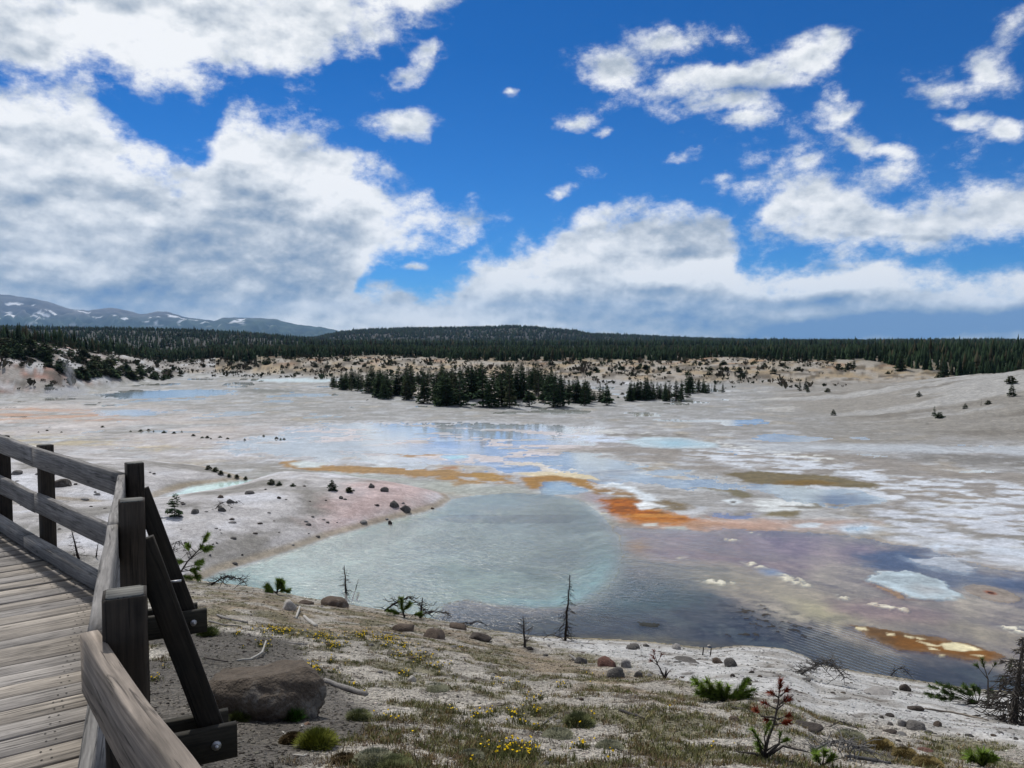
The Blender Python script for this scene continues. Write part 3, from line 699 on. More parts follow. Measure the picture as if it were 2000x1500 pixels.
def relief(x, y, z):
    return np.where(z > .12, fbm(x, y, .35, 3, 402) * .018 * smooth(z, .1, .4), 0) + np.where((z > .4) & (y > 60) & (y < 700), fbm(x, y, 2.2, 4, 403) * .22, 0)
def surf(x, y):
    x = np.atleast_1d(np.asarray(x, float)); y = np.atleast_1d(np.asarray(y, float)); z = terrain(x, y)
    return z + relief(x, y, z)
s1 = np.arange(-.95, .95001, .0017)
s_l = -.95 - np.cumsum(np.geomspace(.002, .25, 34)); s_r = .95 + np.cumsum(np.geomspace(.002, .25, 34))
ss = np.concatenate([s_l[::-1], s1, s_r])
ys = list(np.arange(-14, 0, .5)); y_ = 0.0
while y_ < 7000:
    ys.append(y_)
    y_ += max(.04 if y_ > 2 else .1, min(y_ * y_ / 6400., 45.0 if y_ < 2600 else 400))
ys = np.array(ys)
SS, YY = np.meshgrid(ss, ys)
XX = SS * (np.maximum(YY, 0) + 14.0)
gx, gy = XX.ravel(), YY.ravel()
gz = terrain(gx, gy)
gcol, gwet, ggrav = paint(gx, gy, gz)
flat = (np.abs(gz) < .03)
micro = fbm(gx, gy, 2.0, 4, 401) * .006
gzz = np.where(flat & (gy < 230), np.where(gwet > .5, -.03, .012 + np.abs(micro)), gz)
below = gz <= -.03
gzz = np.where(below, gz, gzz)
# stones-and-soil relief on dry slopes
rel_ = relief(gx, gy, gz)
gzz = gzz + rel_
nr, nc = YY.shape
idx = np.arange(nr * nc).reshape(nr, nc)
faces = np.stack([idx[:-1, :-1], idx[:-1, 1:], idx[1:, 1:], idx[1:, :-1]], -1).reshape(-1, 4)
rough_at = 1 - .8 * np.clip(gwet, 0, 1)
me = mesh_from('ground', np.stack([gx, gy, gzz], 1), faces, [m_ground], gcol, {'grav': ggrav * smooth(70 - gy, 0, 40), 'rough': rough_at}, True)
ground = link('ground', me); tag(ground, kind='structure')

# ------------------------------------------------------------------ water: one calm sheet over the flats, rippled over the deep pool
m_water, T, out = newmat('hot_spring_water')
tc = T.node('ShaderNodeTexCoord'); P = tc.outputs['Object']
pc = at_z(960, 1052)
rp = T.mp(P, sc=(1.0, 1.0, 1), rot=(0, 0, R(12)))
w1 = T.noise(T.v('MULTIPLY', rp, (1.2, 2.4, 1)), 2.3, 4, .6, .5)
w2 = T.noise(T.v('MULTIPLY', rp, (1, 1.6, 1)), 13, 2, .5, .2)
gust = T.noise(P, .22, 3, .5)
dist = T.v('DISTANCE', P, (pc[0], pc[1], 0))
pool_m = T.mr(dist, 8.0, 11.5, 1, 0, True)
rc = at_z(1665, 1272)
wave = T.node('ShaderNodeTexWave'); T.l.new(T.mp(P, rot=(0, 0, R(-38))), wave.inputs[0]); wave.inputs['Scale'].default_value = 1.9; wave.inputs['Distortion'].default_value = 1.6; wave.inputs['Detail'].default_value = 1
rip_m = T.mr(T.v('LENGTH', T.v('MULTIPLY', T.mp(P, loc=(-rc[0], -rc[1], 0)), (1.0, .6, 0))), .5, 1.7, 1, 0, True)
st = T.m('MULTIPLY', pool_m, T.mr(gust, .35, .62, .25, 1))
h = T.m('MULTIPLY', T.m('ADD', T.m('MULTIPLY', w1, 1.0), T.m('MULTIPLY', w2, .35)), T.m('ADD', .05, T.m('MULTIPLY', st, 3.2)))
h = T.m('ADD', h, T.m('MULTIPLY', T.m('MULTIPLY', wave.outputs[1], rip_m), .35))
nb = T.bump(h, 1.0, .030)
fr = T.node('ShaderNodeFresnel'); fr.inputs[0].default_value = 1.33; T.l.new(nb, fr.inputs[1])
gl = T.node('ShaderNodeBsdfGlossy'); T.put(gl.inputs['Roughness'], T.m('ADD', .05, T.m('MULTIPLY', pool_m, .22))); T.l.new(nb, gl.inputs['Normal']); gl.inputs[0].default_value = (1, 1, 1, 1)
tr = T.node('ShaderNodeBsdfTransparent'); tr.inputs[0].default_value = (.93, .96, .96, 1)
mx = T.node('ShaderNodeMixShader'); T.l.new(fr.outputs[0], mx.inputs[0]); T.l.new(tr.outputs[0], mx.inputs[1]); T.l.new(gl.outputs[0], mx.inputs[2])
T.l.new(mx.outputs[0], out.inputs['Surface'])
wx = np.linspace(-260, 260, 27); wy = np.linspace(10, 236, 24)
WX, WY = np.meshgrid(wx, wy); wi = np.arange(WX.size).reshape(WX.shape)
wf = np.stack([wi[:-1, :-1], wi[:-1, 1:], wi[1:, 1:], wi[1:, :-1]], -1).reshape(-1, 4)
water = link('water', mesh_from('water', np.stack([WX.ravel(), WY.ravel(), np.zeros(WX.size)], 1), wf, [m_water])); tag(water, kind='structure')

# ------------------------------------------------------------------ far mountains with snow patches
MT = [(-2600, 600), (-900, 560), (-400, 570), (0, 574), (60, 582), (100, 590), (140, 604), (175, 607), (215, 601), (250, 606), (275, 614), (310, 609), (330, 609), (360, 619), (420, 627), (440, 620), (490, 621),
      (540, 623), (570, 632), (610, 637), (650, 643), (700, 655), (760, 668), (900, 690)]
us = np.linspace(-2600, 900, 620); MD = 9000.
nrow = 90
tt = np.linspace(0, 1, nrow)
UU, TT = np.meshgrid(us, tt)
crest = 8 + (665 - lerp(UU, MT)) / F * MD
xm = (UU - 1000) / F * MD; dep = MD - 2600 * (1 - TT)
ridge = np.abs(fbm(xm, dep * 1.2, 900, 6, 501)); ridge2 = fbm(xm, dep, 260, 5, 502)
prof = TT ** 1.15
ofs = (-ridge * 300 + ridge2 * 120) * np.sin(TT * math.pi) ** .8 + fbm(xm, dep * 0, 120, 4, 503) * 9 * TT
zm = -30 + (crest + 30) * prof + ofs
xm2 = (UU - 1000) / F * dep
back = np.stack([xm2[-1], np.full(len(us), MD + 2500), np.full(len(us), -30.)], 1)
cm = np.concatenate([np.stack([xm2.ravel(), dep.ravel(), zm.ravel()], 1), back])
im_ = np.arange((nrow + 1) * len(us)).reshape(nrow + 1, len(us))
fm_ = np.stack([im_[:-1, :-1], im_[:-1, 1:], im_[1:, 1:], im_[1:, :-1]], -1).reshape(-1, 4)
sn = fbm(xm, dep * 2.2, 330, 4, 510) + .5 * fbm(xm * .5, dep, 90, 3, 511)
prow = 665 - (zm - 8) / dep * F
snow = smooth(sn, .36, .40) * smooth(prow, 640, 625) * smooth(TT, .3, .5) * (TT < .96)
mc = np.ones((nrow, len(us), 1)) * S(92, 88, 86)
rk = smooth(zm, 330, 200)[..., None]; mc = mc * (1 - rk) + S(52, 66, 50) * rk
mc = mc * np.clip(1 + .9 * ridge2[..., None], .4, 1.8); mc = mc * (1 - snow[..., None]) + .8 * snow[..., None]
mc = np.concatenate([mc.reshape(-1, 3), np.full((len(us), 3), .1)])
m_mt, T, out = newmat('mountain_rock'); tc = T.node('ShaderNodeTexCoord')
nn = T.noise(T.v('MULTIPLY', tc.outputs['Object'], (1, 1, .5)), .012, 6, .6)
principled(T, out, T.mix(.6, T.attr('Col'), T.ramp(nn, [(.3, (.55, .55, .55)), (.7, (1.3, 1.3, 1.3))]), 'MULTIPLY'), .95, None, .1)
mt = link('mountains', mesh_from('mountains', cm, fm_, [m_mt], mc, None, True)); tag(mt, kind='structure')

# ------------------------------------------------------------------ air
m_haze, T, out = newmat('haze_air')
pv = T.node('ShaderNodeVolumePrincipled'); pv.inputs['Color'].default_value = (.36, .62, 1, 1); pv.inputs['Density'].default_value = 5.2e-5; pv.inputs['Anisotropy'].default_value = .2
T.l.new(pv.outputs[0], out.inputs['Volume'])
x0, x1, y0, y1, z0, z1 = -26000, 14000, -400, 13500, -45, 640
hv = [(x, y, z) for x in (x0, x1) for y in (y0, y1) for z in (z0, z1)]
haze = link('haze', mesh_from('haze', hv, [(0, 1, 3, 2), (4, 6, 7, 5), (0, 4, 5, 1), (2, 3, 7, 6), (0, 2, 6, 4), (1, 5, 7, 3)], [m_haze])); tag(haze, kind='stuff')
# ------------------------------------------------------------------ object mesh builder
class MB:
    def __init__(s): s.v = []; s.f = []; s.uv = []; s.c = []; s.nv = 0
    def add(s, V, Fc, c=(.5, .5, .5), uv=None):
        b = s.nv; s.v.extend([tuple(p) for p in V]); s.nv += len(V)
        for i, f in enumerate(Fc):
            s.f.append([b + k for k in f])
            s.uv.extend(uv[i] if uv is not None else [(0, 0)] * len(f))
        s.c.extend([tuple(c)] * len(V) if not hasattr(c[0], '__len__') else [tuple(q) for q in c])
    def build(s, name, mat, parent=None, sm=False, origin=(0, 0, 0)):
        co = np.array(s.v) - np.array(origin)
        me = mesh_from(name, co, s.f, [mat], np.array(s.c), None, sm, s.uv)
        return link(name, me, parent)
def frame(a):
    a = a.normalized(); r = Vector((0, 0, 1)) if abs(a.z) < .95 else Vector((1, 0, 0))
    s_ = a.cross(r).normalized(); return s_, a.cross(s_).normalized() * -1
def tube(mb, pts, rad, c=(.2, .18, .16), k=5, cap=True):
    pts = [Vector(p) for p in pts]; V = []; Fc = []
    n = len(pts)
    for i, p in enumerate(pts):
        a = (pts[min(i + 1, n - 1)] - pts[max(i - 1, 0)])
        if a.length < 1e-6: a = Vector((0, 0, 1))
        s_, u_ = frame(a)
        r = rad[i] if hasattr(rad, '__len__') else rad
        for j in range(k):
            t = 2 * math.pi * j / k
            V.append(p + (s_ * math.cos(t) + u_ * math.sin(t)) * r)
    for i in range(n - 1):
        for j in range(k):
            Fc.append((i * k + j, i * k + (j + 1) % k, (i + 1) * k + (j + 1) % k, (i + 1) * k + j))
    if cap:
        Fc.append(tuple(range(k))[::-1]); Fc.append(tuple((n - 1) * k + j for j in range(k)))
    mb.add(V, Fc, c)
def board(mb, p0, p1, w, h, c, up=Vector((0, 0, 1)), ch=.006, seg=6, wob=.0, seed=0, bend=None):
    """sawn board: chamfered section w (sideways) x h (upwards), slightly uneven along its length, with grain UVs"""
    p0 = Vector(p0); p1 = Vector(p1); a = (p1 - p0); Ln = a.length; a.normalize()
    s_ = a.cross(up).normalized(); u_ = s_.cross(a).normalized()
    hw, hh = w / 2, h / 2
    sec = [(-hw + ch, -hh), (hw - ch, -hh), (hw, -hh + ch), (hw, hh - ch), (hw - ch, hh), (-hw + ch, hh), (-hw, hh - ch), (-hw, -hh + ch)]
    per = [0]
    for i in range(8):
        q = sec[i]; r = sec[(i + 1) % 8]; per.append(per[-1] + math.hypot(q[0] - r[0], q[1] - r[1]))
    rs = random.Random(seed * 91 + int(Ln * 1000)); ou = rs.random() * 40; ov = rs.random() * 40
    V = []; Fc = []; U = []
    for i in range(seg + 1):
        t = i / seg; q = p0 + a * (Ln * t)
        if wob: q = q + u_ * (mnoise.noise(Vector((t * 3 + ou, ov, 0))) * wob) + s_ * (mnoise.noise(Vector((t * 3, ou, ov))) * wob)
        if bend: q = q + bend(t, s_, u_)
        for (x, z) in sec: V.append(q + s_ * x + u_ * z)
    for i in range(seg):
        for j in range(8):
            k = (j + 1) % 8
            Fc.append((i * 8 + j, i * 8 + k, (i + 1) * 8 + k, (i + 1) * 8 + j))
            x0, x1 = ou + Ln * i / seg, ou + Ln * (i + 1) / seg
            U.append([(x0, ov + per[j]), (x0, ov + per[j + 1]), (x1, ov + per[j + 1]), (x1, ov + per[j])])
    for e, o in ((0, 0), (1, seg * 8)):
        f = [o + j for j in range(8)]
        uvq = [(ou + sec[j][0] * .2, ov + sec[j][1]) for j in range(8)]
        if e == 0: f = f[::-1]; uvq = uvq[::-1]
        Fc.append(tuple(f)); U.append(uvq)
    mb.add(V, Fc, c, U)

# ------------------------------------------------------------------ materials
def wood(name, crack=.5, blot=.35, rough=.85):
    m, T, out = newmat(name)
    uvn = T.node('ShaderNodeUVMap').outputs[0]
    col = T.attr('Col')
    g1 = T.noise(T.v('MULTIPLY', uvn, (2.2, 34, 1)), 1.0, 5, .6, .9)
    g2 = T.noise(T.v('MULTIPLY', uvn, (5, 150, 1)), 1.0, 3, .6, .3)
    warp = T.v('ADD', uvn, T.v('SCALE', T.noise(uvn, 5, 2, .5, 0, 1), scale=.03))
    wv = T.node('ShaderNodeTexWave', bands_direction='Y'); T.l.new(T.v('MULTIPLY', warp, (.35, 1, 1)), wv.inputs[0]); wv.inputs['Scale'].default_value = 17; wv.inputs['Distortion'].default_value = 5; wv.inputs['Detail'].default_value = 2; wv.inputs['Detail Scale'].default_value = .6
    bl = T.noise(uvn, 6, 4, .6)
    ck = T.mr(T.noise(T.v('MULTIPLY', uvn, (3, 70, 1)), 1.0, 4, .55, 1.2), .34, .41, 0, 1)
    kn = T.mr(T.vor(T.v('MULTIPLY', uvn, (3.2, 9, 1)), 1.0), .05, .13, .45, 1)
    val = T.m('MULTIPLY', T.mr(g1, .28, .72, .52, 1.36), T.mr(g2, .25, .75, .70, 1.25))
    val = T.m('MULTIPLY', val, T.mr(wv.outputs[1], 0, 1, .86, 1.08))
    val = T.m('MULTIPLY', val, T.mr(bl, .3, .7, 1 - blot, 1 + blot * .6))
    val = T.m('MULTIPLY', T.m('MULTIPLY', val, T.m('ADD', 1 - crack, T.m('MULTIPLY', ck, crack))), kn)
    cb = T.node('ShaderNodeCombineColor')
    for i in range(3): T.l.new(val, cb.inputs[i])
    c = T.mix(1.0, col, cb.outputs[0], 'MULTIPLY')
    nb = T.bump(T.m('ADD', T.m('MULTIPLY', g1, .5), T.m('ADD', T.m('MULTIPLY', g2, .25), T.m('MULTIPLY', ck, .6))), .75, .004)
    principled(T, out, c, rough, nb, .25)
    return m
M_DECK = wood('weathered_deck_wood', .62, .22); M_RAIL = wood('weathered_rail_wood', .6, .25); M_DARK = wood('backlit_dark_post_wood', .5, .4, .8)  # M_DARK posts hold their backlit darkness in the base colour
def attrmat(name, rough=.8, spec=.2, var=.3, scale=30, transl=0., obj=True):
    m, T, out = newmat(name); tc = T.node('ShaderNodeTexCoord')
    n = T.noise(tc.outputs['Object'], scale, 4, .6)
    oi = T.node('ShaderNodeObjectInfo')
    v = T.m('MULTIPLY', T.mr(n, .25, .75, 1 - var, 1 + var), T.mr(oi.outputs['Random'], 0, 1, .8, 1.2))
    cb = T.node('ShaderNodeCombineColor')
    for i in range(3): T.l.new(v, cb.inputs[i])
    c = T.mix(1.0, T.attr('Col'), cb.outputs[0], 'MULTIPLY')
    p = principled(T, out, c, rough, T.bump(n, .4, .01), spec)
    return m
M_BARK = attrmat('dry_bark', .9, .15, .35, 60)
M_LEAF = attrmat('needle_foliage', .9, .04, .25, 14)
M_STEEL, T, out = newmat('galvanised_bolt'); principled(T, out, (.45, .45, .46), .45, None, .5, Metallic=.8)
def rockmat():
    m, T, out = newmat('volcanic_rock'); tc = T.node('ShaderNodeTexCoord'); P = tc.outputs['Object']
    n = T.noise(P, 7, 8, .68, .3); n2 = T.noise(P, 32, 5, .65); vo = T.vor(P, 45)
    li = T.mr(T.noise(P, 3.2, 6, .7, .5), .56, .66, 0, 1)
    v = T.m('MULTIPLY', T.mr(n, .25, .75, .62, 1.35), T.mr(n2, .25, .75, .75, 1.25))
    cb = T.node('ShaderNodeCombineColor')
    for i in range(3): T.l.new(v, cb.inputs[i])
    c = T.mix(1.0, T.attr('Col'), cb.outputs[0], 'MULTIPLY')
    c = T.mix(T.m('MULTIPLY', li, .35), c, (.34, .33, .30, 1))
    h = T.m('ADD', T.m('MULTIPLY', n, .8), T.m('ADD', T.m('MULTIPLY', n2, .5), T.m('MULTIPLY', vo, -.25)))
    principled(T, out, c, .9, T.bump(h, .9, .03), .2)
    return m
M_ROCK = rockmat()

# ------------------------------------------------------------------ boardwalk with its railing
bw = empty('boardwalk', (-1.6, 3.0, 6.5), 'weathered grey plank boardwalk bending along the slope, with braced timber railing', 'boardwalk')
BO = Vector((-1.6, 3.0, 6.5))
def dz_at(y): return 8 - np.interp(y, [0, 1.75, 2.95, 4.47, 5.6, 6.5], [1.38, 1.40, 1.43, 1.50, 1.50, 1.47])
def post_xy(px, py, d):
    p = at_depth(px, py, d); return Vector((p.x, p.y, 0)), p.z
(A_, zA), (B_, zB), (C_, zC), (D_, zD), (E_, zE) = post_xy(244, 1158, 1.75), post_xy(257, 977, 2.95), post_xy(262, 904, 4.47), post_xy(88, 869, 5.6), post_xy(4, 851, 6.35)
dN = Vector((.617, -.787, 0)); N1 = A_ + dN * 1.75; N2 = A_ + dN * 3.6
F_ = E_ + (E_ - D_).normalized() * 1.6
path = [N2, A_, C_, F_ + (E_ - D_).normalized() * .8]
def leftn(a, b):
    d = (b - a).normalized(); return Vector((-d.y, d.x, 0))
nrm = [leftn(path[i], path[i + 1]) for i in range(3)]
def miter(i, off):
    if i == 0: return path[0] + nrm[0] * off
    if i == 3: return path[3] + nrm[2] * off
    b = (nrm[i - 1] + nrm[i]).normalized(); return path[i] + b * (off / b.dot(nrm[i]))
edge_in = .105      # deck edge sits this far inside the post line
deck = MB(); rs = random.Random(5)
for i in range(3):
    r0, r1 = miter(i, edge_in), miter(i + 1, edge_in); l0, l1 = miter(i, 2.35), miter(i + 1, 2.35)
    n = max(1, round((r1 - r0).length / .146))
    for k in range(n):
        t0, t1 = (k + .03) / n, (k + .97 - rs.random() * .015) / n; tm = (t0 + t1) / 2
        ra, rb, la, lb = r0.lerp(r1, t0), r0.lerp(r1, t1), l0.lerp(l1, t0), l0.lerp(l1, t1)
        rc_, lc_ = r0.lerp(r1, tm), l0.lerp(l1, tm)
        wr, wl_ = (rb - ra).length, (lb - la).length
        zt = dz_at(rc_.y) + rs.uniform(-.003, .003)
        j = rs.uniform(-.02, .015)
        tone = rs.uniform(.80, 1.18); base = S(178, 169, 158) if rs.random() < .6 else S(172, 166, 160)
        w = min(wr, wl_ if wl_ > .05 else wr)
        ax = (lc_ - rc_).normalized(); fw = (r1 - r0).normalized(); w *= abs(fw.dot(Vector((-ax.y, ax.x, 0))))
        z0_ = Vector((0, 0, zt - .019))
        board(deck, rc_ - ax * j + z0_, lc_ + z0_, w, .038, base * tone * .72, seg=5, wob=.004, seed=k + i * 100, ch=.005)
        for nd_ in (.16, .19, .95):
            for sd_ in (-.25, .25):
                q_ = rc_ + ax * nd_ + Vector((-ax.y, ax.x, 0)) * (w * sd_) + Vector((0, 0, zt + .0022)); hx_ = [q_ + Vector((math.cos(t_) * .0045, math.sin(t_) * .0045, 0)) for t_ in (0, 1.05, 2.1, 3.14, 4.19, 5.24)]
                deck.add(hx_, [(0, 1, 2, 3, 4, 5)], (.05, .045, .04), [[(0, 0)] * 6])
deck.build('deck', M_DECK, bw, origin=BO)
kb = MB()
CG = S(150, 147, 143) * .7
def inner(p, q, off): n_ = leftn(p, q); return p + n_ * off, q + n_ * off
runs = [(N2, A_), (A_, B_), (B_, C_), (C_, D_), (D_, E_), (E_, F_)]
zoff = {'kerb': .05, 'lower': .33, 'upper': .66}
def dz3(p, dzz): return Vector((p.x, p.y, dz_at(p.y) + dzz))
for i, (p, q) in enumerate(runs):
    d = (q - p).normalized(); a, b = inner(p, q, .125)
    mb = MB(); board(mb, dz3(a, .047) + d * .0, dz3(b, .047) - d * .004, .075, .09, CG * random.uniform(.8, 1.0), seg=6, wob=.003, seed=300 + i)
    mb.build('kerb_board', M_RAIL, bw, origin=BO)
    rdir = d
    a, b = inner(p, q, .066)
    if i == 0: pass
    for nm, zz, kk in (('upper', .652, 0), ('lower', .315, 1)):
        mb = MB(); tone = random.uniform(.85, 1.1)
        e0 = .03 if i in (0,) else .0; e1 = -.005
        if i == 0:
            a0 = b; b0 = a   # from post A towards the camera
            c_ = S(160, 148, 136) * .66 if kk == 0 else S(150, 146, 142) * .55
            def bend(t, s_, u_): return u_ * (.011 * math.exp(-((t - .21) / .07) ** 2)) + s_ * (-.008 * math.exp(-((t - .22) / .06) ** 2))
            st0 = dz3(a0, zz) + d * .06; en0 = dz3(b0, zz)
            st0.z += .0 if kk == 0 else 0
            board(mb, st0, en0, .040, .142, c_, seg=60, wob=.002, seed=77 + kk, ch=.004, bend=bend if kk == 0 else None)
        else:
            lift = {1: .0, 2: .0, 3: .005, 4: .0, 5: 0}[i]
            lap = .0215 if i in (4,) else 0
            board(mb, dz3(a, zz + lift) + (d * .05 if i == 1 else d * .003), dz3(b, zz + lift) - d * .003, .038, .14, S(156, 152, 148) * .68 * tone, seg=14, wob=.005, seed=50 + i * 2 + kk, ch=.004)
        mb.build('rail', M_RAIL, bw, origin=BO)
posts = [(N1, None, 0), (A_, zA, 1), (B_, zB, 2), (C_, zC, 3), (D_, zD, 4), (E_, zE, 5), (F_, None, 5)]
for i, (p, zt, k) in enumerate(posts):
    if zt is None: zt = dz_at(p.y) + .79
    seg_ = [(N2, A_), (A_, C_), (A_, C_), (A_, C_), (C_, F_), (C_, F_), (C_, F_)][i]
    d = (seg_[1] - seg_[0]).normalized(); out_ = -leftn(*seg_)
    if i == 3: d = (d + (F_ - C_).normalized()).normalized(); 
    g = float(surf(p.x, p.y)[0])
    mb = MB()
    top = Vector((p.x, p.y, zt)); tone = random.uniform(.8, 1.25)
    board(mb, Vector((p.x, p.y, g - .25)), top, .092, .092, S(62, 54, 46) * .75 * tone, up=d, seg=14, wob=.003, seed=400 + i, ch=.008)  # backlit shade of the post is put into this dark colour
    po = mb.build('post', M_DARK, bw, origin=BO)
    cap_ = MB(); board(cap_, top, top + Vector((0, 0, .003)), .078, .078, S(150, 148, 140) * .5, up=d, seg=1, seed=i, ch=.008); cap_.build('painted_sunlit_top', M_RAIL, po, origin=BO)  # thin paler cap: light falling on the post top, put into its colour
    if i not in (2, 3): continue
    dk = dz_at(p.y); oc = dk - .19
    ends = []
    for sgn in (-1, 1):
        mb = MB(); q = p + d * sgn * .066
        Lo = .36 if i > 1 else .30
        p0_ = Vector((q.x, q.y, oc)) - out_ * .5; p1_ = Vector((q.x, q.y, oc)) + out_ * (Lo + (.0 if sgn < 0 else -.02))
        board(mb, p0_, p1_, .038, .14, S(66, 62, 52) * .55, seg=5, wob=.002, seed=500 + i * 3 + sgn)
        mb.build('outrigger', M_DARK, bw, origin=BO)
        if sgn < 0:
            for tt_ in (.08,):
                b_ = MB(); c0 = p1_ - out_ * tt_ - d * .019; tube(b_, [c0, c0 - d * .006], [.019, .019], (.5, .5, .5), 10); tube(b_, [c0 - d * .006, c0 - d * .022], [.010, .009], (.5, .5, .5), 6)
                b_.build('bolt', M_STEEL, bw, True, origin=BO)
    mb = MB()
    s0 = Vector((p.x, p.y, zt - .16)) + out_ * .0; s1_ = Vector((p.x, p.y, oc - .03)) + out_ * .27
    aa = (s1_ - s0).normalized()
    board(mb, s0 + out_ * .028, s1_ + out_ * .02, .038, .095, S(52, 46, 38) * .7, up=out_, seg=8, wob=.002, seed=600 + i)
    mb.build('brace', M_DARK, bw, origin=BO)
    b_ = MB(); c0 = Vector((p.x, p.y, zt - .34)) + out_ * .13 + d * .0; tube(b_, [c0, c0 + out_ * .04], [.005, .005], (.5, .5, .5), 6); b_.build('bolt', M_STEEL, bw, True, origin=BO)
# joists that carry the deck along its outer edge
for i in range(3):
    r0, r1 = miter(i, .16), miter(i + 1, .16); mb = MB()
    board(mb, Vector((r0.x, r0.y, dz_at(r0.y) - .14)), Vector((r1.x, r1.y, dz_at(r1.y) - .14)), .045, .19, S(60, 54, 46) * .6, seg=8, seed=700 + i)
    mb.build('joist', M_DARK, bw, origin=BO)

# ------------------------------------------------------------------ rocks
def rock(name, seed, sx, sy, sz, c, sub=3, rough_=.22, cuts=12, flat=.35):
    bm = bmesh.new(); bmesh.ops.create_icosphere(bm, subdivisions=sub, radius=1)
    r_ = random.Random(seed); of = Vector((r_.random() * 90, r_.random() * 90, r_.random() * 90))
    pl = []
    for _ in range(cuts):
        n = Vector((r_.gauss(0, 1), r_.gauss(0, 1), r_.gauss(.2, .8))).normalized(); pl.append((n, r_.uniform(.62, .9)))
    for v in bm.verts:
        p = v.co.copy(); 
        for n, d in pl:
            k = p.dot(n) - d
            if k > 0: p -= n * k * .98
        q = p * 1.7 + of
        p *= 1 + mnoise.fractal(q, 1.0, 2.1, 4) * rough_ * .55
        p *= 1 + mnoise.noise(p * 9 + of) * .03
        if p.z < -flat: p.z = -flat - (p.z + flat) * -.2
        v.co = Vector((p.x * sx, p.y * sy, (p.z + flat * .8) * sz))
    V = [tuple(v.co) for v in bm.verts]; Fc = [[v.index for v in f.verts] for f in bm.faces]; bm.free()
    return mesh_from(name, V, np.array(Fc), [M_ROCK], np.tile(np.array(c), (len(V), 1)), None, True)
GREY, BROWN, DKB, WHT, PALE, RED = S(112, 108, 104), S(112, 98, 86), S(84, 76, 70), S(212, 206, 196), S(160, 156, 152), S(120, 88, 78)
bp = hits([(505, 1398)])[0]
sc_ = bp.y / F
bo = link('boulder', rock('boulder', 48, 130 * sc_, 92 * sc_, 80 * sc_, S(100, 90, 80) * .75, 5, .2, 4, .45)); bo.location = (bp.x - .01, bp.y + .22, bp.z - .05); bo.rotation_euler = (0, 0, R(-12))
tag(bo, 'large rounded dark grey boulder lying on the dark gravel beside the boardwalk', 'boulder')
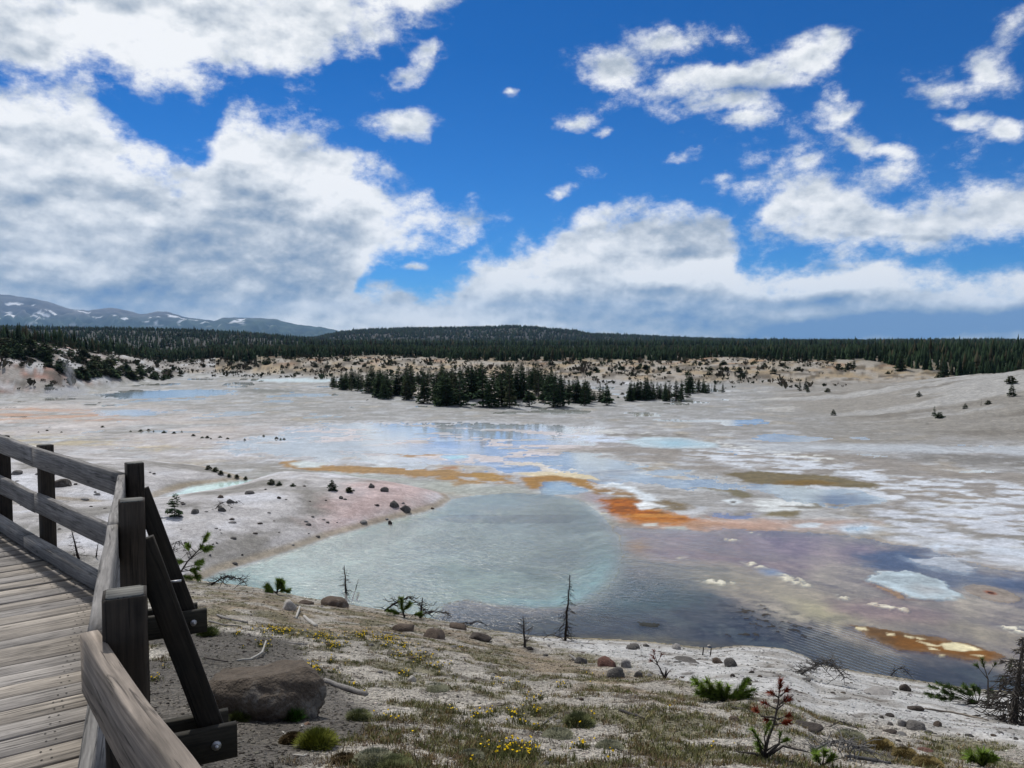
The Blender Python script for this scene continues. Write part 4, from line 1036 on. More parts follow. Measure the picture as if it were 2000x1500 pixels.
RK = [(565, 1192, 30, 30, WHT, 'white angular rock standing on the brown litter at the crest of the near slope'),
      (805, 1332, 17, 20, WHT, 'small pointed white rock between yellow flowers in the middle of the near slope'),
      (648, 1184, 62, 28, BROWN, 'broad flat brown boulder at the crest beside the leaning dead sapling'),
      (598, 1180, 34, 14, BROWN, 'low brown stone just left of the broad flat crest boulder'),
      (785, 1232, 54, 26, BROWN, 'half buried brown rock in dry litter below the arched dead branch'),
      (845, 1246, 52, 26, BROWN, 'wide brown rock below the dead log on the crest'),
      (893, 1228, 40, 18, BROWN, 'brown rock set in the white crust right of the dead log'),
      (935, 1250, 46, 22, DKB, 'dark brown rock with dry twigs behind it, upper middle of the slope'),
      (1136, 1297, 26, 22, GREY, 'rounded grey rock with a dry stick leaning on it'),
      (1184, 1302, 42, 28, RED, 'reddish brown rock topmost of the rock pile above the white sand'),
      (1206, 1324, 40, 30, GREY, 'large grey rock at the foot of the rock pile'),
      (1222, 1304, 22, 24, PALE, 'pale upright rock on the right of the rock pile'),
      (1248, 1323, 18, 18, GREY, 'small dark squarish rock right of the rock pile'),
      (1268, 1322, 16, 10, PALE, 'little pale stone rightmost beside the rock pile'),
      (1241, 1266, 24, 14, GREY, 'grey rock near the dark waterline, right of the tall dead tree'),
      (1262, 1263, 12, 8, GREY, 'small grey stone beside a larger one near the dark waterline'),
      (1322, 1268, 20, 14, PALE, 'pale crumbly rock at the top edge of the white sand'),
      (1342, 1292, 50, 9, GREY, 'long flat grey slab lying on the white sand'),
      (1426, 1302, 28, 24, GREY, 'tall grey rounded rock on the white sand, right of the red tipped plant'),
      (1402, 1296, 24, 16, BROWN, 'brownish rock touching the tall grey rounded rock on the sand'),
      (1385, 1262, 8, 5, WHT, 'tiny white stone in the shallow dark water by the shore'),
      (1770, 1350, 26, 18, DKB, 'dark rock beside the sand covered slab below the stump'),
      (1722, 1358, 60, 10, PALE, 'pale sandy slab stretching left of the fallen green pine'),
      (1792, 1388, 34, 14, DKB, 'dark flat rock in front of the fallen green pine'),
      (1792, 1424, 46, 20, GREY, 'broad grey rock in the lower right gravel'),
      (1763, 1418, 20, 18, PALE, 'pale leaning stone against the broad grey rock at lower right'),
      (1742, 1432, 30, 10, DKB, 'dark flat stone left of the broad grey rock at lower right'),
      (1575, 1422, 66, 16, DKB, 'dark flat slab just right of the red needled pine'),
      (1575, 1330, 20, 8, GREY, 'grey stone under the grey fallen crown'),
      (1435, 1408, 22, 12, BROWN, 'brown stone left of the red needled pine'),
      (1810, 1468, 34, 8, RED, 'rusty red wood-like rock in the white gravel at lower right'),
      (1370, 1418, 10, 7, WHT, 'bright white pebble between dry grass and sand, centre right foreground'),
      (770, 990, 18, 16, GREY, 'left one of two big rocks at the pool end of the pink mound'),
      (792, 999, 22, 19, GREY, 'big angular rock on the mound right at the pool edge'),
      (761, 1025, 10, 9, DKB, 'small dark stone standing in the pool by the mound shore'),
      (725, 953, 13, 13, GREY, 'upright grey rock on the back of the mound'),
      (750, 960, 18, 11, GREY, 'flat grey rock right of the upright one on the back of the mound'),
      (666, 974, 9, 8, GREY, 'small grey rock alone in the pink part of the mound'),
      (845, 995, 8, 7, BROWN, 'small brown rock at the tip of the mound'),
      (380, 1003, 16, 12, GREY, 'grey rock right of the small dark pine on the mound'),
      (432, 998, 18, 12, GREY, 'dark cleft rock beside the dead twigs on the mound'),
      (485, 965, 20, 9, GREY, 'flat grey rock on the mound below the narrow channel'),
      (430, 972, 14, 8, BROWN, 'brown rock on the mound close to the narrow channel'),
      (448, 982, 18, 10, GREY, 'broken grey rock in the middle of the left mound'),
      (116, 950, 40, 24, DKB, 'dark blocky rock seen between the rails of the boardwalk'),
      (30, 926, 22, 10, GREY, 'grey rock seen just above the middle rail at the far left'),
      (600, 1415, 14, 9, S(170, 140, 120), 'small orange tinted stone at the foot of the big boulder'),
      (590, 1417, 8, 5, WHT, 'small white stone at the foot of the big boulder')]
hp = hits([(r[0], r[1]) for r in RK])
for i, ((px, py, w, h, c, lab), p) in enumerate(zip(RK, hp)):
    s_ = p.y / F; sx = w * s_ * .54; sz = h * s_ * .62
    o = link('rock', rock('rock', 100 + i, sx, sx * random.uniform(.7, 1.0), sz, np.array(c) * random.uniform(.55, .72), 3)); o.location = (p.x, p.y + sx * .3, float(surf(p.x, p.y + sx * .3)[0]) - sz * .12)
    if p.z < .02: o.location.z = -.02
    o.rotation_euler = (0, 0, random.uniform(-.4, .4)); tag(o, lab, 'rock')
# loose stones: individuals in two groups
protos = [rock('stone', 900 + k, 1, random.uniform(.7, 1), random.uniform(.5, .8), [1, 1, 1], 2) for k in range(5)]
pm_ = {}
def stone_mesh(k, kind, c):
    key = (k, kind)
    if key not in pm_:
        m = protos[k].copy(); a = m.color_attributes['Col']; cc_ = np.ones((len(m.vertices), 4), np.float32); cc_[:, :3] = c; a.data.foreach_set('color', cc_.ravel()); pm_[key] = m
    return pm_[key]
def scatter(n, region_px, cols, smin, smax, label, group, seed):
    r_ = random.Random(seed); pts = []
    P_ = np.array(region_px, float); lo = P_.min(0); hi = P_.max(0)
    while len(pts) < n:
        q = (r_.uniform(lo[0], hi[0]), r_.uniform(lo[1], hi[1]))
        if poly_sd(np.array([q[0]]), np.array([q[1]]), region_px, 3)[0] > 0: pts.append(q)
    for q, p in zip(pts, hits(pts)):
        if p.z < .03 or p.y < 2.2: continue
        s_ = p.y / F * r_.uniform(smin, smax) * (r_.random() ** 1.5 + .45)
        k = r_.randrange(5); ci = r_.randrange(len(cols))
        o = link('stone', stone_mesh(k, ci + seed * 10, np.array(cols[ci]) * .68)); o.location = (p.x, p.y, float(surf(p.x, p.y)[0]) - .1 * s_)
        o.scale = (s_ * r_.uniform(.8, 1.4), s_, s_ * r_.uniform(.6, 1)); o.rotation_euler = (0, 0, r_.random() * 6.28); tag(o, label, 'stone', group)
scatter(52, [(340, 975), (440, 960), (560, 945), (680, 945), (860, 975), (760, 1012), (600, 1060), (430, 1110), (340, 1110)], [GREY, DKB, PALE], 3, 6, 'small loose grey stone on the bare mound beyond the pool', 'loose stones on the mound', 1)
scatter(62, [(1000, 1262), (1250, 1262), (1600, 1320), (1900, 1380), (1990, 1420), (1990, 1495), (1700, 1440), (1400, 1345), (1150, 1310)], [GREY, PALE, DKB, BROWN], 4, 11, 'small grey stone on the pale sandy lower slope', 'loose stones on the lower slope', 2)
scatter(70, [(420, 1160), (700, 1200), (1000, 1290), (1400, 1390), (1700, 1495), (420, 1495), (430, 1250)], [WHT, PALE, BROWN, GREY], 3, 7, 'small pale stone in the gravel and herbs of the near slope', 'loose stones on the near slope', 3)
scatter(40, [(20, 915), (300, 905), (330, 1000), (300, 1110), (20, 1010)], [GREY, PALE, DKB], 3, 8, 'small stone on the pale ground behind the boardwalk', 'stones behind the boardwalk', 4)
# ------------------------------------------------------------------ conifers
def needles_spray(V, Fc, Cc, p, d, ln, wd, c, r_):
    """a flat drooping spray of foliage made of a few jagged leaf-sized faces"""
    side = d.cross(Vector((0, 0, 1)))
    if side.length < 1e-3: side = Vector((1, 0, 0))
    side.normalize()
    n = 4
    for k in range(n):
        t = (k + r_.random() * .6) / n
        q = p + d * (ln * t); q.z -= ln * .12 * t * t
        for sg in (-1, 1):
            e = q + side * (sg * wd * (1.35 - .6 * t) * r_.uniform(.7, 1.3)) + d * (ln * .34 * r_.uniform(.7, 1.2)) + Vector((0, 0, r_.uniform(-.75, .2) * wd))
            f = q + d * (ln * .42) + Vector((0, 0, r_.uniform(-.05, .1) * ln))
            b = len(V); V.extend([tuple(q), tuple(e), tuple(f)]); Fc.append((b, b + 1, b + 2))
            cc = np.array(c) * r_.uniform(.6, 1.45); Cc.extend([cc] * 3)
def make_conifer(seed, h=1.0, rad=.2, levels=20, base=.08, c=(.03, .05, .025), thin=.0, power=.85, bare=False, kind='conifer', blunt=0.):
    r_ = random.Random(seed)
    tk = MB(); lean = Vector((r_.uniform(-.03, .03), r_.uniform(-.03, .03), 0))
    pts = [Vector((0, 0, -.03)) + Vector((0, 0, h * t)) + lean * t for t in (0, .25, .5, .75, 1)]
    tube(tk, pts, [.022, .017, .012, .007, .002], S(96, 88, 78) * .6, 6)
    V = []; Fc = []; Cc = []
    if bare:
        cr = MB()
        for k in range(levels * 3):
            t = r_.uniform(.15, .97); a = r_.random() * 6.28; L_ = rad * (1 - t) ** .6 * r_.uniform(.5, 1.1)
            p = pts[0] + Vector((0, 0, h * t)) + lean * t; d = Vector((math.cos(a), math.sin(a), r_.uniform(-.4, .2)))
            tube(cr, [p, p + d * L_ * .5 + Vector((0, 0, .01)), p + d * L_ + Vector((0, 0, -L_ * .25))], [.006, .004, .0015], S(120, 112, 104) * .5, 3, False)
        return tk, cr, None
    for lv in range(levels):
        t = base + (1 - base) * (lv + r_.random() * .5) / levels
        R_ = rad * ((1 - t) ** power + blunt * (1 - t) ** .3) * (min(1, (t - base + .06) / .12) ** .5)
        nb = r_.choice((4, 5, 6, 7)); a0 = r_.random() * 6.28
        for j in range(nb):
            if r_.random() < thin: continue
            a = a0 + 6.283 * j / nb + r_.uniform(-.35, .35)
            L_ = R_ * r_.uniform(.55, 1.25) + .012
            d = Vector((math.cos(a), math.sin(a), r_.uniform(-.25, .28) + .25 * t)).normalized()
            p = Vector((0, 0, h * t)) + lean * t
            needles_spray(V, Fc, Cc, p + d * L_ * .1, d, L_, L_ * .42 + .012, c, r_)
            q = p + d * L_ * .55
            needles_spray(V, Fc, Cc, q, (d + Vector((-d.y, d.x, 0)) * r_.uniform(-.9, .9)).normalized(), L_ * .5, L_ * .28 + .008, c, r_)
    return tk, None, (V, Fc, Cc)
def conifer_tree(name, loc, label, cat, group, **kw):
    tk, br, fol = make_conifer(**kw)
    e = empty(name, loc, label, cat, group)
    tk.build('trunk', M_BARK, e, True)
    if br: br.build('branches', M_BARK, e)
    else:
        V, Fc, Cc = fol
        link('crown', mesh_from('crown', V, np.array(Fc), [M_LEAF], np.array(Cc)), e)
    return e
DG = (.030, .055, .026); MG = (.045, .072, .032); OG = (.066, .076, .038)
FAR = (0, -3000, -200)
protoC = []
specs = [dict(seed=1, rad=.17, levels=24, c=DG), dict(seed=2, rad=.20, levels=22, c=MG), dict(seed=3, rad=.15, levels=24, c=DG, thin=.15), dict(seed=4, rad=.23, levels=20, c=MG, blunt=.1), dict(seed=5, rad=.19, levels=22, c=DG, thin=.25, power=.7), dict(seed=6, rad=.14, levels=22, c=OG, thin=.3)]
for sp_ in specs: protoC.append(('conifer', sp_))
first = {}
def place(kindidx, spec, name, loc, hgt, label, cat, group, wide=1.0):
    key = (name, kindidx)
    if key not in first:
        first[key] = conifer_tree(name, loc, label, cat, group, **spec); o = first[key]
    else:
        o = copy_tree(first[key], loc)
    o['label'] = label; o['category'] = cat
    if group: o['group'] = group
    o.location = loc; o.scale = (hgt * wide, hgt * wide, hgt); o.rotation_euler = (random.uniform(-.03, .03), random.uniform(-.03, .03), random.random() * 6.28)
    return o
BUSH = [dict(seed=31, rad=.55, levels=12, c=OG, power=.5, blunt=.2, base=.02), dict(seed=32, rad=.42, levels=14, c=DG, power=.6, base=.02), dict(seed=33, rad=.65, levels=11, c=MG, power=.5, base=.02)]
BARE = [dict(seed=41, rad=.16, levels=12, bare=True), dict(seed=42, rad=.12, levels=10, bare=True)]
def surfz(x, y): return float(surf(x, y)[0])
rg = random.Random(21)
# grove on the island of the basin: (column, base row) front to back
TOPE = [(640, 738), (700, 712), (760, 716), (800, 712), (850, 712), (900, 706), (960, 700), (1000, 702), (1040, 705), (1070, 712), (1100, 726), (1130, 735), (1180, 745), (1225, 752)]
def grove(n, umin, umax, base_of, top_tab, label, group, dmin=0, hmin=1.2, hmax=6, barep=.08, seed=0):
    r_ = random.Random(seed)
    for i in range(n):
        u_ = r_.uniform(umin, umax); py = base_of(u_, r_.random())
        x, y = at_z(u_, py, 1.0)
        z = surfz(x, y)
        top = lerp(u_, top_tab) + abs(r_.gauss(0, 8)) - 6
        hh = (CAMZ - z) - (top - 665) / F * y
        hh = min(max(hh, hmin), hmax) * r_.uniform(.62, 1.0)
        k = r_.randrange(6)
        if r_.random() < barep: place(10 + (i % 2), BARE[i % 2], 'bare_conifer', (x, y, z - .1), hh * .9, 'leafless grey ' + label, 'tree', 'leafless ' + group)
        else: place(k, specs[k], 'conifer', (x, y, z - .1), hh, 'dark green ' + label, 'tree', group, r_.uniform(.8, 1.2))
def base_isl(u_, t):
    f = lerp(u_, [(640, 750), (700, 760), (770, 773), (850, 780), (950, 784), (1060, 785), (1150, 780), (1215, 774)]); b = lerp(u_, [(640, 744), (700, 746), (850, 750), (1000, 756), (1150, 762), (1215, 768)])
    return f + (b - f) * t ** .8 - 3
grove(150, 790, 1150, base_isl, TOPE, 'conifer in the grove on the low white rise in mid basin', 'conifers of the mid basin grove', barep=.07, seed=1)
grove(56, 648, 800, base_isl, [(640, 735), (680, 716), (720, 712), (760, 720), (800, 716)], 'conifer at the left end of the grove in mid basin', 'conifers at the left end of the grove', barep=.05, seed=2, hmax=4.6)
grove(14, 1100, 1200, lambda u_, t: 768 + 8 * t, [(1100, 728), (1150, 740), (1200, 752)], 'conifer at the thinning right end of the grove', 'conifers at the right end of the grove', barep=.25, seed=3)
grove(36, 1225, 1345, lambda u_, t: 763 + 7 * t, [(1225, 738), (1245, 730), (1280, 735), (1310, 742), (1345, 728)], 'conifer in the small stand right of the grove', 'conifers of the small stand right of the grove', seed=4)
grove(14, 1345, 1418, lambda u_, t: 752 + 4 * t, [(1345, 722), (1380, 736), (1418, 745)], 'conifer in the low row at the right of the small stand', 'low row of conifers right of the small stand', seed=5, hmin=.8)
# tree line: first rows of the forest as individuals
def treeline(n, seed):
    r_ = random.Random(seed)
    for i in range(n):
        u_ = r_.choice((r_.uniform(-20, 330), r_.uniform(430, 1400), r_.uniform(430, 1400), r_.uniform(1400, 2020), r_.uniform(1400, 2020)))
        y = float(forest_front(u_)) + abs(r_.gauss(0, 7)) - 3; x = (u_ - 1000) / F * y; z = surfz(x, y)
        hh = r_.uniform(2.8, 4.4) * float(lerp(u_, [(-400, .9), (150, .85), (350, .7), (1350, .7), (1650, .9), (2400, 1.0)])) * (1.12 if u_ > 1500 else 1)
        if z > 5.5: hh *= .75
        k = r_.randrange(6)
        place(k, specs[k], 'conifer', (x, y, z - .1), hh, 'dark conifer in the front row of the forest edge behind the basin', 'tree', 'conifers along the forest edge', r_.uniform(.9, 1.2))
treeline(42, 8)
# lone trees and bushes, one by one
LONE = [(1573, 762, 22, 0, 'taller conifer of the lone clump on the white flat, right of centre'), (1562, 764, 20, 2, 'left conifer of the lone clump on the white flat'), (1578, 766, 15, 1, 'small right hand conifer of the lone clump on the white flat'),
        (1617, 766, 7, 30, 'tiny bush right of the lone clump on the white flat'), (1628, 811, 11, 31, 'dry brown bush alone on the grey flat'),
        (1825, 812, 19, 4, 'upright conifer of the pair on the grey hillside'), (1835, 817, 10, 32, 'round bush at the foot of the upright conifer on the grey hillside'),
        (1916, 791, 15, 40, 'thin bare bushy tree in the row on the grey hillside'), (1931, 789, 7, 30, 'round bush right of the thin bare tree on the grey hillside'),
        (1885, 799, 9, 31, 'low bush in the row on the grey hillside'), (1976, 775, 24, 3, 'triangular conifer near the right edge on the grey hillside'),
        (1795, 774, 10, 31, 'low scrub on the white crest of the grey hillside'), (1974, 750, 13, 30, 'grey bush on the upper right crest'), (1835, 737, 9, 32, 'round dark bush on the plateau below the forest'),
        (1840, 724, 12, 1, 'short conifer at the edge of the plateau'), (1870, 722, 11, 2, 'second short conifer at the edge of the plateau, right of the first'),
        (1660, 722, 12, 30, 'dark bush on the tan plateau'), (1668, 716, 13, 3, 'dark conifer behind a bush on the tan plateau'), (1480, 722, 10, 1, 'small conifer on the left of the tan plateau'), (1510, 730, 13, 31, 'brownish bush on the tan plateau slope'), (1445, 727, 10, 30, 'dark bush on the tan plateau slope'),
        (1735, 730, 6, 32, 'tiny bush high on the grey plateau slope'), (1420, 726, 8, 30, 'low bush near the left of the tan plateau')]
pos = hits([(a, b) for a, b, *_ in LONE])
for (px, py, hpx, k, lab), p in zip(LONE, pos):
    hh = hpx * p.y / F * 1.15
    sp_ = specs[k] if k < 10 else (BUSH[k - 30] if k < 40 else BARE[0])
    nm = 'conifer' if k < 10 else ('bush' if k < 40 else 'bare_tree')
    place(k, sp_, nm, (p.x, p.y, surfz(p.x, p.y) - .05), hh, lab, 'tree' if k < 10 or k >= 40 else 'bush', None)
def bushes(n, px_poly, hpx, label, group, seed):
    r_ = random.Random(seed); pts = []
    P_ = np.array(px_poly, float); lo = P_.min(0); hi = P_.max(0)
    while len(pts) < n:
        q = (r_.uniform(lo[0], hi[0]), r_.uniform(lo[1], hi[1]))
        if poly_sd(np.array([q[0]]), np.array([q[1]]), px_poly, 3)[0] > 0: pts.append(q)
    for q, p in zip(pts, hits(pts)):
        if p.y > 420: continue
        k = r_.randrange(3); hh = r_.uniform(*hpx) * p.y / F
        place(30 + k, BUSH[k], 'bush', (p.x, p.y, surfz(p.x, p.y) - .05), hh, label, 'bush', group, r_.uniform(.8, 1.3))
bushes(85, [(85, 700), (160, 690), (240, 712), (260, 740), (180, 748), (130, 735), (90, 715)], (7, 17), 'dark juniper bush on the rocky white hillside at the left', 'bushes on the left hillside', 51)
bushes(34, [(0, 672), (60, 675), (120, 690), (60, 705), (0, 700)], (10, 22), 'dark bush on the brow above the reddish slope at the left', 'bushes on the brow of the left hillside', 52)
bushes(34, [(250, 715), (360, 728), (360, 742), (290, 745), (255, 740)], (5, 11), 'low dark bush at the foot of the left hillside', 'bushes at the foot of the left hillside', 53)
bushes(60, [(370, 700), (640, 698), (860, 712), (640, 735), (480, 725), (380, 715)], (3, 9), 'low scrub on the tan rise left of the grove', 'scrub on the tan rise', 54)
bushes(60, [(1050, 708), (1400, 706), (1560, 712), (1560, 728), (1300, 738), (1060, 725)], (3, 9), 'low scrub on the tan rise behind and right of the grove', 'scrub on the right rise', 55)
bushes(64, [(650, 748), (690, 752), (860, 776), (1060, 784), (1160, 778), (1060, 776), (860, 768), (740, 756)], (6, 14), 'low shrub at the foot of the grove trees', 'shrubs at the foot of the grove', 57)
bushes(12, [(1155, 768), (1215, 770), (1300, 775), (1200, 780)], (2, 5), 'low dry herb at the right foot of the grove', 'dry herbs right of the grove', 56)
# the forest behind, a mass
def forest(name, n, dmin_f, dmax, umin, umax, hrange, seed, levels=3, sides=5, bias=1.0, usefront=True, fat=1.0):
    g = np.random.default_rng(seed)
    u_ = g.uniform(umin, umax, n); t = g.random(n) ** bias
    d0 = forest_front(u_) + 6 if usefront else np.full(n, dmin_f)
    y = d0 + (dmax - d0) * t; x = (u_ - 1000) / F * y
    z = terrain(x, y)
    h = g.uniform(*hrange, n) * (1 + .12 * g.standard_normal(n)); h = np.clip(h, hrange[0] * .6, hrange[1] * 1.5); r = h * g.uniform(.11, .20, n) * fat
    K = sides
    per = levels * (K + 1)
    V = np.zeros((n, per, 3)); C_2 = np.zeros((n, per, 3)); Fc = []
    a0 = g.random(n) * 6.28; tint = g.uniform(.2, .75, n)
    h = h * (lerp(u_, [(-400, .85), (150, .8), (350, .62), (1350, .62), (1650, .75), (1800, .86), (2400, .86)]) if usefront else 1) * (1 + .30 * fbm(x, y, 18, 3, seed)) * np.where(g.random(n) < .03, 1.22, 1)
    warm = g.random(n)
    basec = np.where((warm < .12)[:, None], np.array([.065, .06, .035]), np.where((warm < .5)[:, None], np.array([.020, .038, .018]), np.array([.034, .058, .027]))) * tint[:, None]
    for l in range(levels):
        zb = .02 + l * .62 / levels; zt = min(1.0, zb + .36 + .3 * (l == levels - 1) + (.0)); rr = r * (1 - zb * .85)
        if l == levels - 1: zt = 1.0
        for j in range(K):
            a = a0 + l * .7 + 6.283 * j / K; rj = rr * g.uniform(.55, 1.25, n)
            V[:, l * (K + 1) + j] = np.stack([x + np.cos(a) * rj, y + np.sin(a) * rj, z + h * (zb + g.uniform(-.04, .04, n))], 1)
            C_2[:, l * (K + 1) + j] = basec * g.uniform(.8, 1.25, n)[:, None]
            Fc.append((l * (K + 1) + j, l * (K + 1) + (j + 1) % K, l * (K + 1) + K))
        V[:, l * (K + 1) + K] = np.stack([x + g.uniform(-.02, .02, n) * h, y, z + h * zt], 1); C_2[:, l * (K + 1) + K] = basec
    Fa = (np.array(Fc)[None] + (np.arange(n) * per)[:, None, None]).reshape(-1, 3)
    o = link(name, mesh_from(name, V.reshape(-1, 3), Fa, [M_LEAF], C_2.reshape(-1, 3))); tag(o, None, None, None, 'stuff'); return o
forest('forest', 14000, 0, 480, -350, 2350, (2.8, 4.6), 61, 4, 5, 1.25)
forest('distant_forest', 15000, 480, 1300, -500, 2500, (4, 6), 62, 2, 4, .8, False, 1.7)
forest('hill_forest', 26000, 1300, 2250, -300, 2400, (5, 8), 63, 1, 4, .7, False, 2.6)

# low scrub stippling the rises (a mass of tiny shrubs)
def scrub(n, seed):
    g = np.random.default_rng(seed)
    u_ = g.uniform(-60, 1750, n); f = forest_front(u_); p0 = np.where(u_ < 380, lerp(u_, LHIL0) + 3, lerp(u_, PLAT0) + 2)
    y = p0 + (f + 8 - p0) * g.random(n) ** .8; x = (u_ - 1000) / F * y
    cl = fbm(x, y, 9, 4, 77); k = (cl > -.02 + .35 * smooth(u_, 1500, 1700)); x, y, u_ = x[k], y[k], u_[k]; n = len(x)
    z = surf(x, y); h = g.uniform(.15, .6, n) * (1 + g.random(n) ** 6 * 2.2); r = h * g.uniform(.5, 1.0, n); K = 7
    a = g.random((n, K)) * 6.28; V = np.zeros((n, K, 3, 3)); 
    q = g.random((n, K)) ** .5
    V[:, :, 0] = np.stack([x[:, None] + np.cos(a) * r[:, None] * q * .4, y[:, None] + np.sin(a) * r[:, None] * q * .4, np.repeat(z[:, None], K, 1) - .02], -1)
    for j, da in ((1, -.5), (2, .5)):
        V[:, :, j] = np.stack([x[:, None] + np.cos(a + da) * r[:, None] * q, y[:, None] + np.sin(a + da) * r[:, None] * q, z[:, None] + h[:, None] * g.uniform(.3, 1.0, (n, K))], -1)
    pal = np.array([[.045, .052, .030], [.075, .066, .045], [.035, .045, .026], [.11, .09, .065]])[g.integers(0, 4, n)] * g.uniform(.6, 1.3, n)[:, None]
    tag(link('scrub', mesh_from('scrub', V.reshape(-1, 3), np.arange(n * K * 3).reshape(-1, 3), [M_LEAF], np.repeat(pal, K * 3, 0))), kind='stuff')
scrub(5200, 91)

# ------------------------------------------------------------------ dead wood, saplings and low plants of the near slope
BK = S(62, 54, 50) * .55; GW = S(150, 146, 142) * .6; GB = S(92, 86, 82) * .6
def wig(p, q, n, amp, r_, sag=0.):
    out = []
    for i in range(n + 1):
        t = i / n; w_ = amp * math.sin(t * math.pi) if i in (0, n) else amp
        out.append(p.lerp(q, t) + Vector((r_.uniform(-1, 1), r_.uniform(-1, 1), r_.uniform(-1, 1))) * w_ * .5 + Vector((0, 0, -sag * math.sin(t * math.pi / 2) ** 2)))
    out[0] = p; return out
def dead_sapling(name, base, h, lean, nb, blen, c, seed, label, droop=.3, lo=.1, dense=1, thick=.013, cat='dead tree', twigs=3):
    r_ = random.Random(seed); e = empty(name, base, label, cat)
    tk = MB(); top = Vector((lean[0], lean[1], h))
    tp = wig(Vector((0, 0, -.06)), top, 7, h * .02, r_)
    tube(tk, tp, [thick * (1 - .8 * i / 7) for i in range(8)], c, 6); tk.build('trunk', M_BARK, e, True)
    br = MB()
    nb = int(nb * 1.6)
    for k in range(nb):
        t = lo + (1 - lo) * (k + r_.random()) / nb; i = min(6, int(t * 7)); p = tp[i].lerp(tp[i + 1], t * 7 - i)
        a = r_.random() * 6.28; L_ = blen * (1 - t) ** .7 * r_.uniform(.5, 1.15) + .02 * h
        d = Vector((math.cos(a), math.sin(a), r_.uniform(-.35, .55))).normalized()
        q = p + d * L_
        pp = wig(p, q, 5, L_ * .08, r_, L_ * droop); rr = max(thick * .2 * (1 - .5 * t), .00019 * base.y)
        tube(br, pp, [rr * (1 - .14 * j) for j in range(6)], c, 4, False)
        for m_ in range(twigs):
            j = r_.randrange(1, 5); d2 = (d + Vector((r_.uniform(-1, 1), r_.uniform(-1, 1), r_.uniform(-.9, .5)))).normalized()
            tube(br, wig(pp[j], pp[j] + d2 * L_ * r_.uniform(.2, .5), 2, L_ * .05, r_, L_ * droop * .3), [rr * .75, rr * .6, rr * .4], c, 3, False)
    br.build('branches', M_BARK, e, True); return e
def tuft(mb, p, d, ln, rad, n, c, r_):
    d = d.normalized(); s_, u_ = frame(d)
    for k in range(n):
        a = r_.random() * 6.28; t = r_.random() ** .7
        q = p + d * (ln * t); o_ = (s_ * math.cos(a) + u_ * math.sin(a))
        tip = q + (o_ * r_.uniform(.7, 1) + d * r_.uniform(.35, .95)).normalized() * rad * r_.uniform(.7, 1.15)
        w_ = o_.cross(d).normalized() * max(rad * .075, .0016 * 1.0)
        cc = np.array(c) * r_.uniform(.55, 1.5)
        mb.add([q - w_, q + w_, tip], [(0, 1, 2)], cc)
PG = np.array(S(108, 130, 56)) * .78; PG2 = np.array(S(76, 94, 50)) * .7; RR = np.array(S(140, 62, 42)) * .6
def pine(name, base, spec_, label, cat='pine sapling', needle=.03, c=PG, n=60, bark=GB, group=None):
    """spec_: list of (list of points, radius, [(t, tuft length) ...], tuft colour or None)"""
    r_ = random.Random(int(abs(base.x) * 1000) + len(name)); e = empty(name, base, label, cat, group)
    tk = MB(); fo = MB(); fr2 = MB(); used2 = False
    for pts, rad, tf, cc in spec_:
        P_ = [Vector(p) for p in pts]
        tube(tk, P_, [rad * (1 - .75 * i / (len(P_) - 1)) for i in range(len(P_))], bark, 5)
        L_ = [0]
        for i in range(len(P_) - 1): L_.append(L_[-1] + (P_[i + 1] - P_[i]).length)
        for t, tl in tf:
            s = t * L_[-1]; i = 0
            while i < len(P_) - 2 and L_[i + 1] < s: i += 1
            k = (s - L_[i]) / max(1e-6, L_[i + 1] - L_[i]); p = P_[i].lerp(P_[i + 1], min(k, 1)); d = (P_[i + 1] - P_[i]).normalized()
            tgt = fo if cc is None else fr2
            if cc is not None: used2 = True
            tuft(tgt, p - d * tl * .5, d, tl, needle, n, c if cc is None else cc, r_)
    tk.build('stem', M_BARK, e, True)
    if fo.nv: fo.build('needles', M_LEAF, e)
    if used2:
        nn_ = fr2.build('needles', M_LEAF, e); nn_['label'] = 'rust red dead needles'
    return e
def ground_at(px, py):
    p = hits([(px, py)])[0]; p.z = surfz(p.x, p.y) ; return p, p.y / F
# tall dark dead tree by the pool
p, s = ground_at(1104, 1251); dead_sapling('dead_sapling', p, 133 * s, (8 * s, 0), 60, 29 * s, BK, 1, 'slender blackened dead tree with drooping twigs at the dark waterline', .5, .02, thick=3.2 * s, twigs=3)
p, s = ground_at(677, 1178); dead_sapling('dead_sapling', p, 76 * s, (-4 * s, 0), 26, 22 * s, BK, 2, 'thin straight dead sapling on the crest in front of the milky pool', .1, .1, thick=3.0 * s)
p, s = ground_at(687, 1172); dead_sapling('dead_twig', p, 42 * s, (14 * s, 0), 6, 8 * s, BK, 3, 'short leaning dead twig right of the thin straight sapling', .1, .2, thick=1.8 * s, cat='dead twig')
p, s = ground_at(1026, 1264); dead_sapling('dead_sapling', p, 64 * s, (-5 * s, 0), 20, 34 * s, GB, 4, 'forked grey dead sapling left of the blackened tree', -.35, .15, thick=3.4 * s)
p, s = ground_at(820, 1208); dead_sapling('dead_sapling', p, 42 * s, (6 * s, 0), 18, 24 * s, BK, 5, 'small black dead shrub at the end of the dead log', -.1, .2, thick=3.2 * s)
p, s = ground_at(1978, 1412); dead_sapling('dead_tree', p, 176 * s, (14 * s, 0), 110, 80 * s, S(104, 98, 92) * .55, 6, 'bushy grey dead tree with sagging twigs at the right edge', .35, .03, thick=8 * s, twigs=6)
p, s = ground_at(155, 1092); dead_sapling('dead_sapling', p, 60 * s, (-14 * s, 0), 20, 26 * s, BK, 7, 'dead sapling seen below the middle rail behind the boardwalk', .2, .1, thick=2.6 * s)
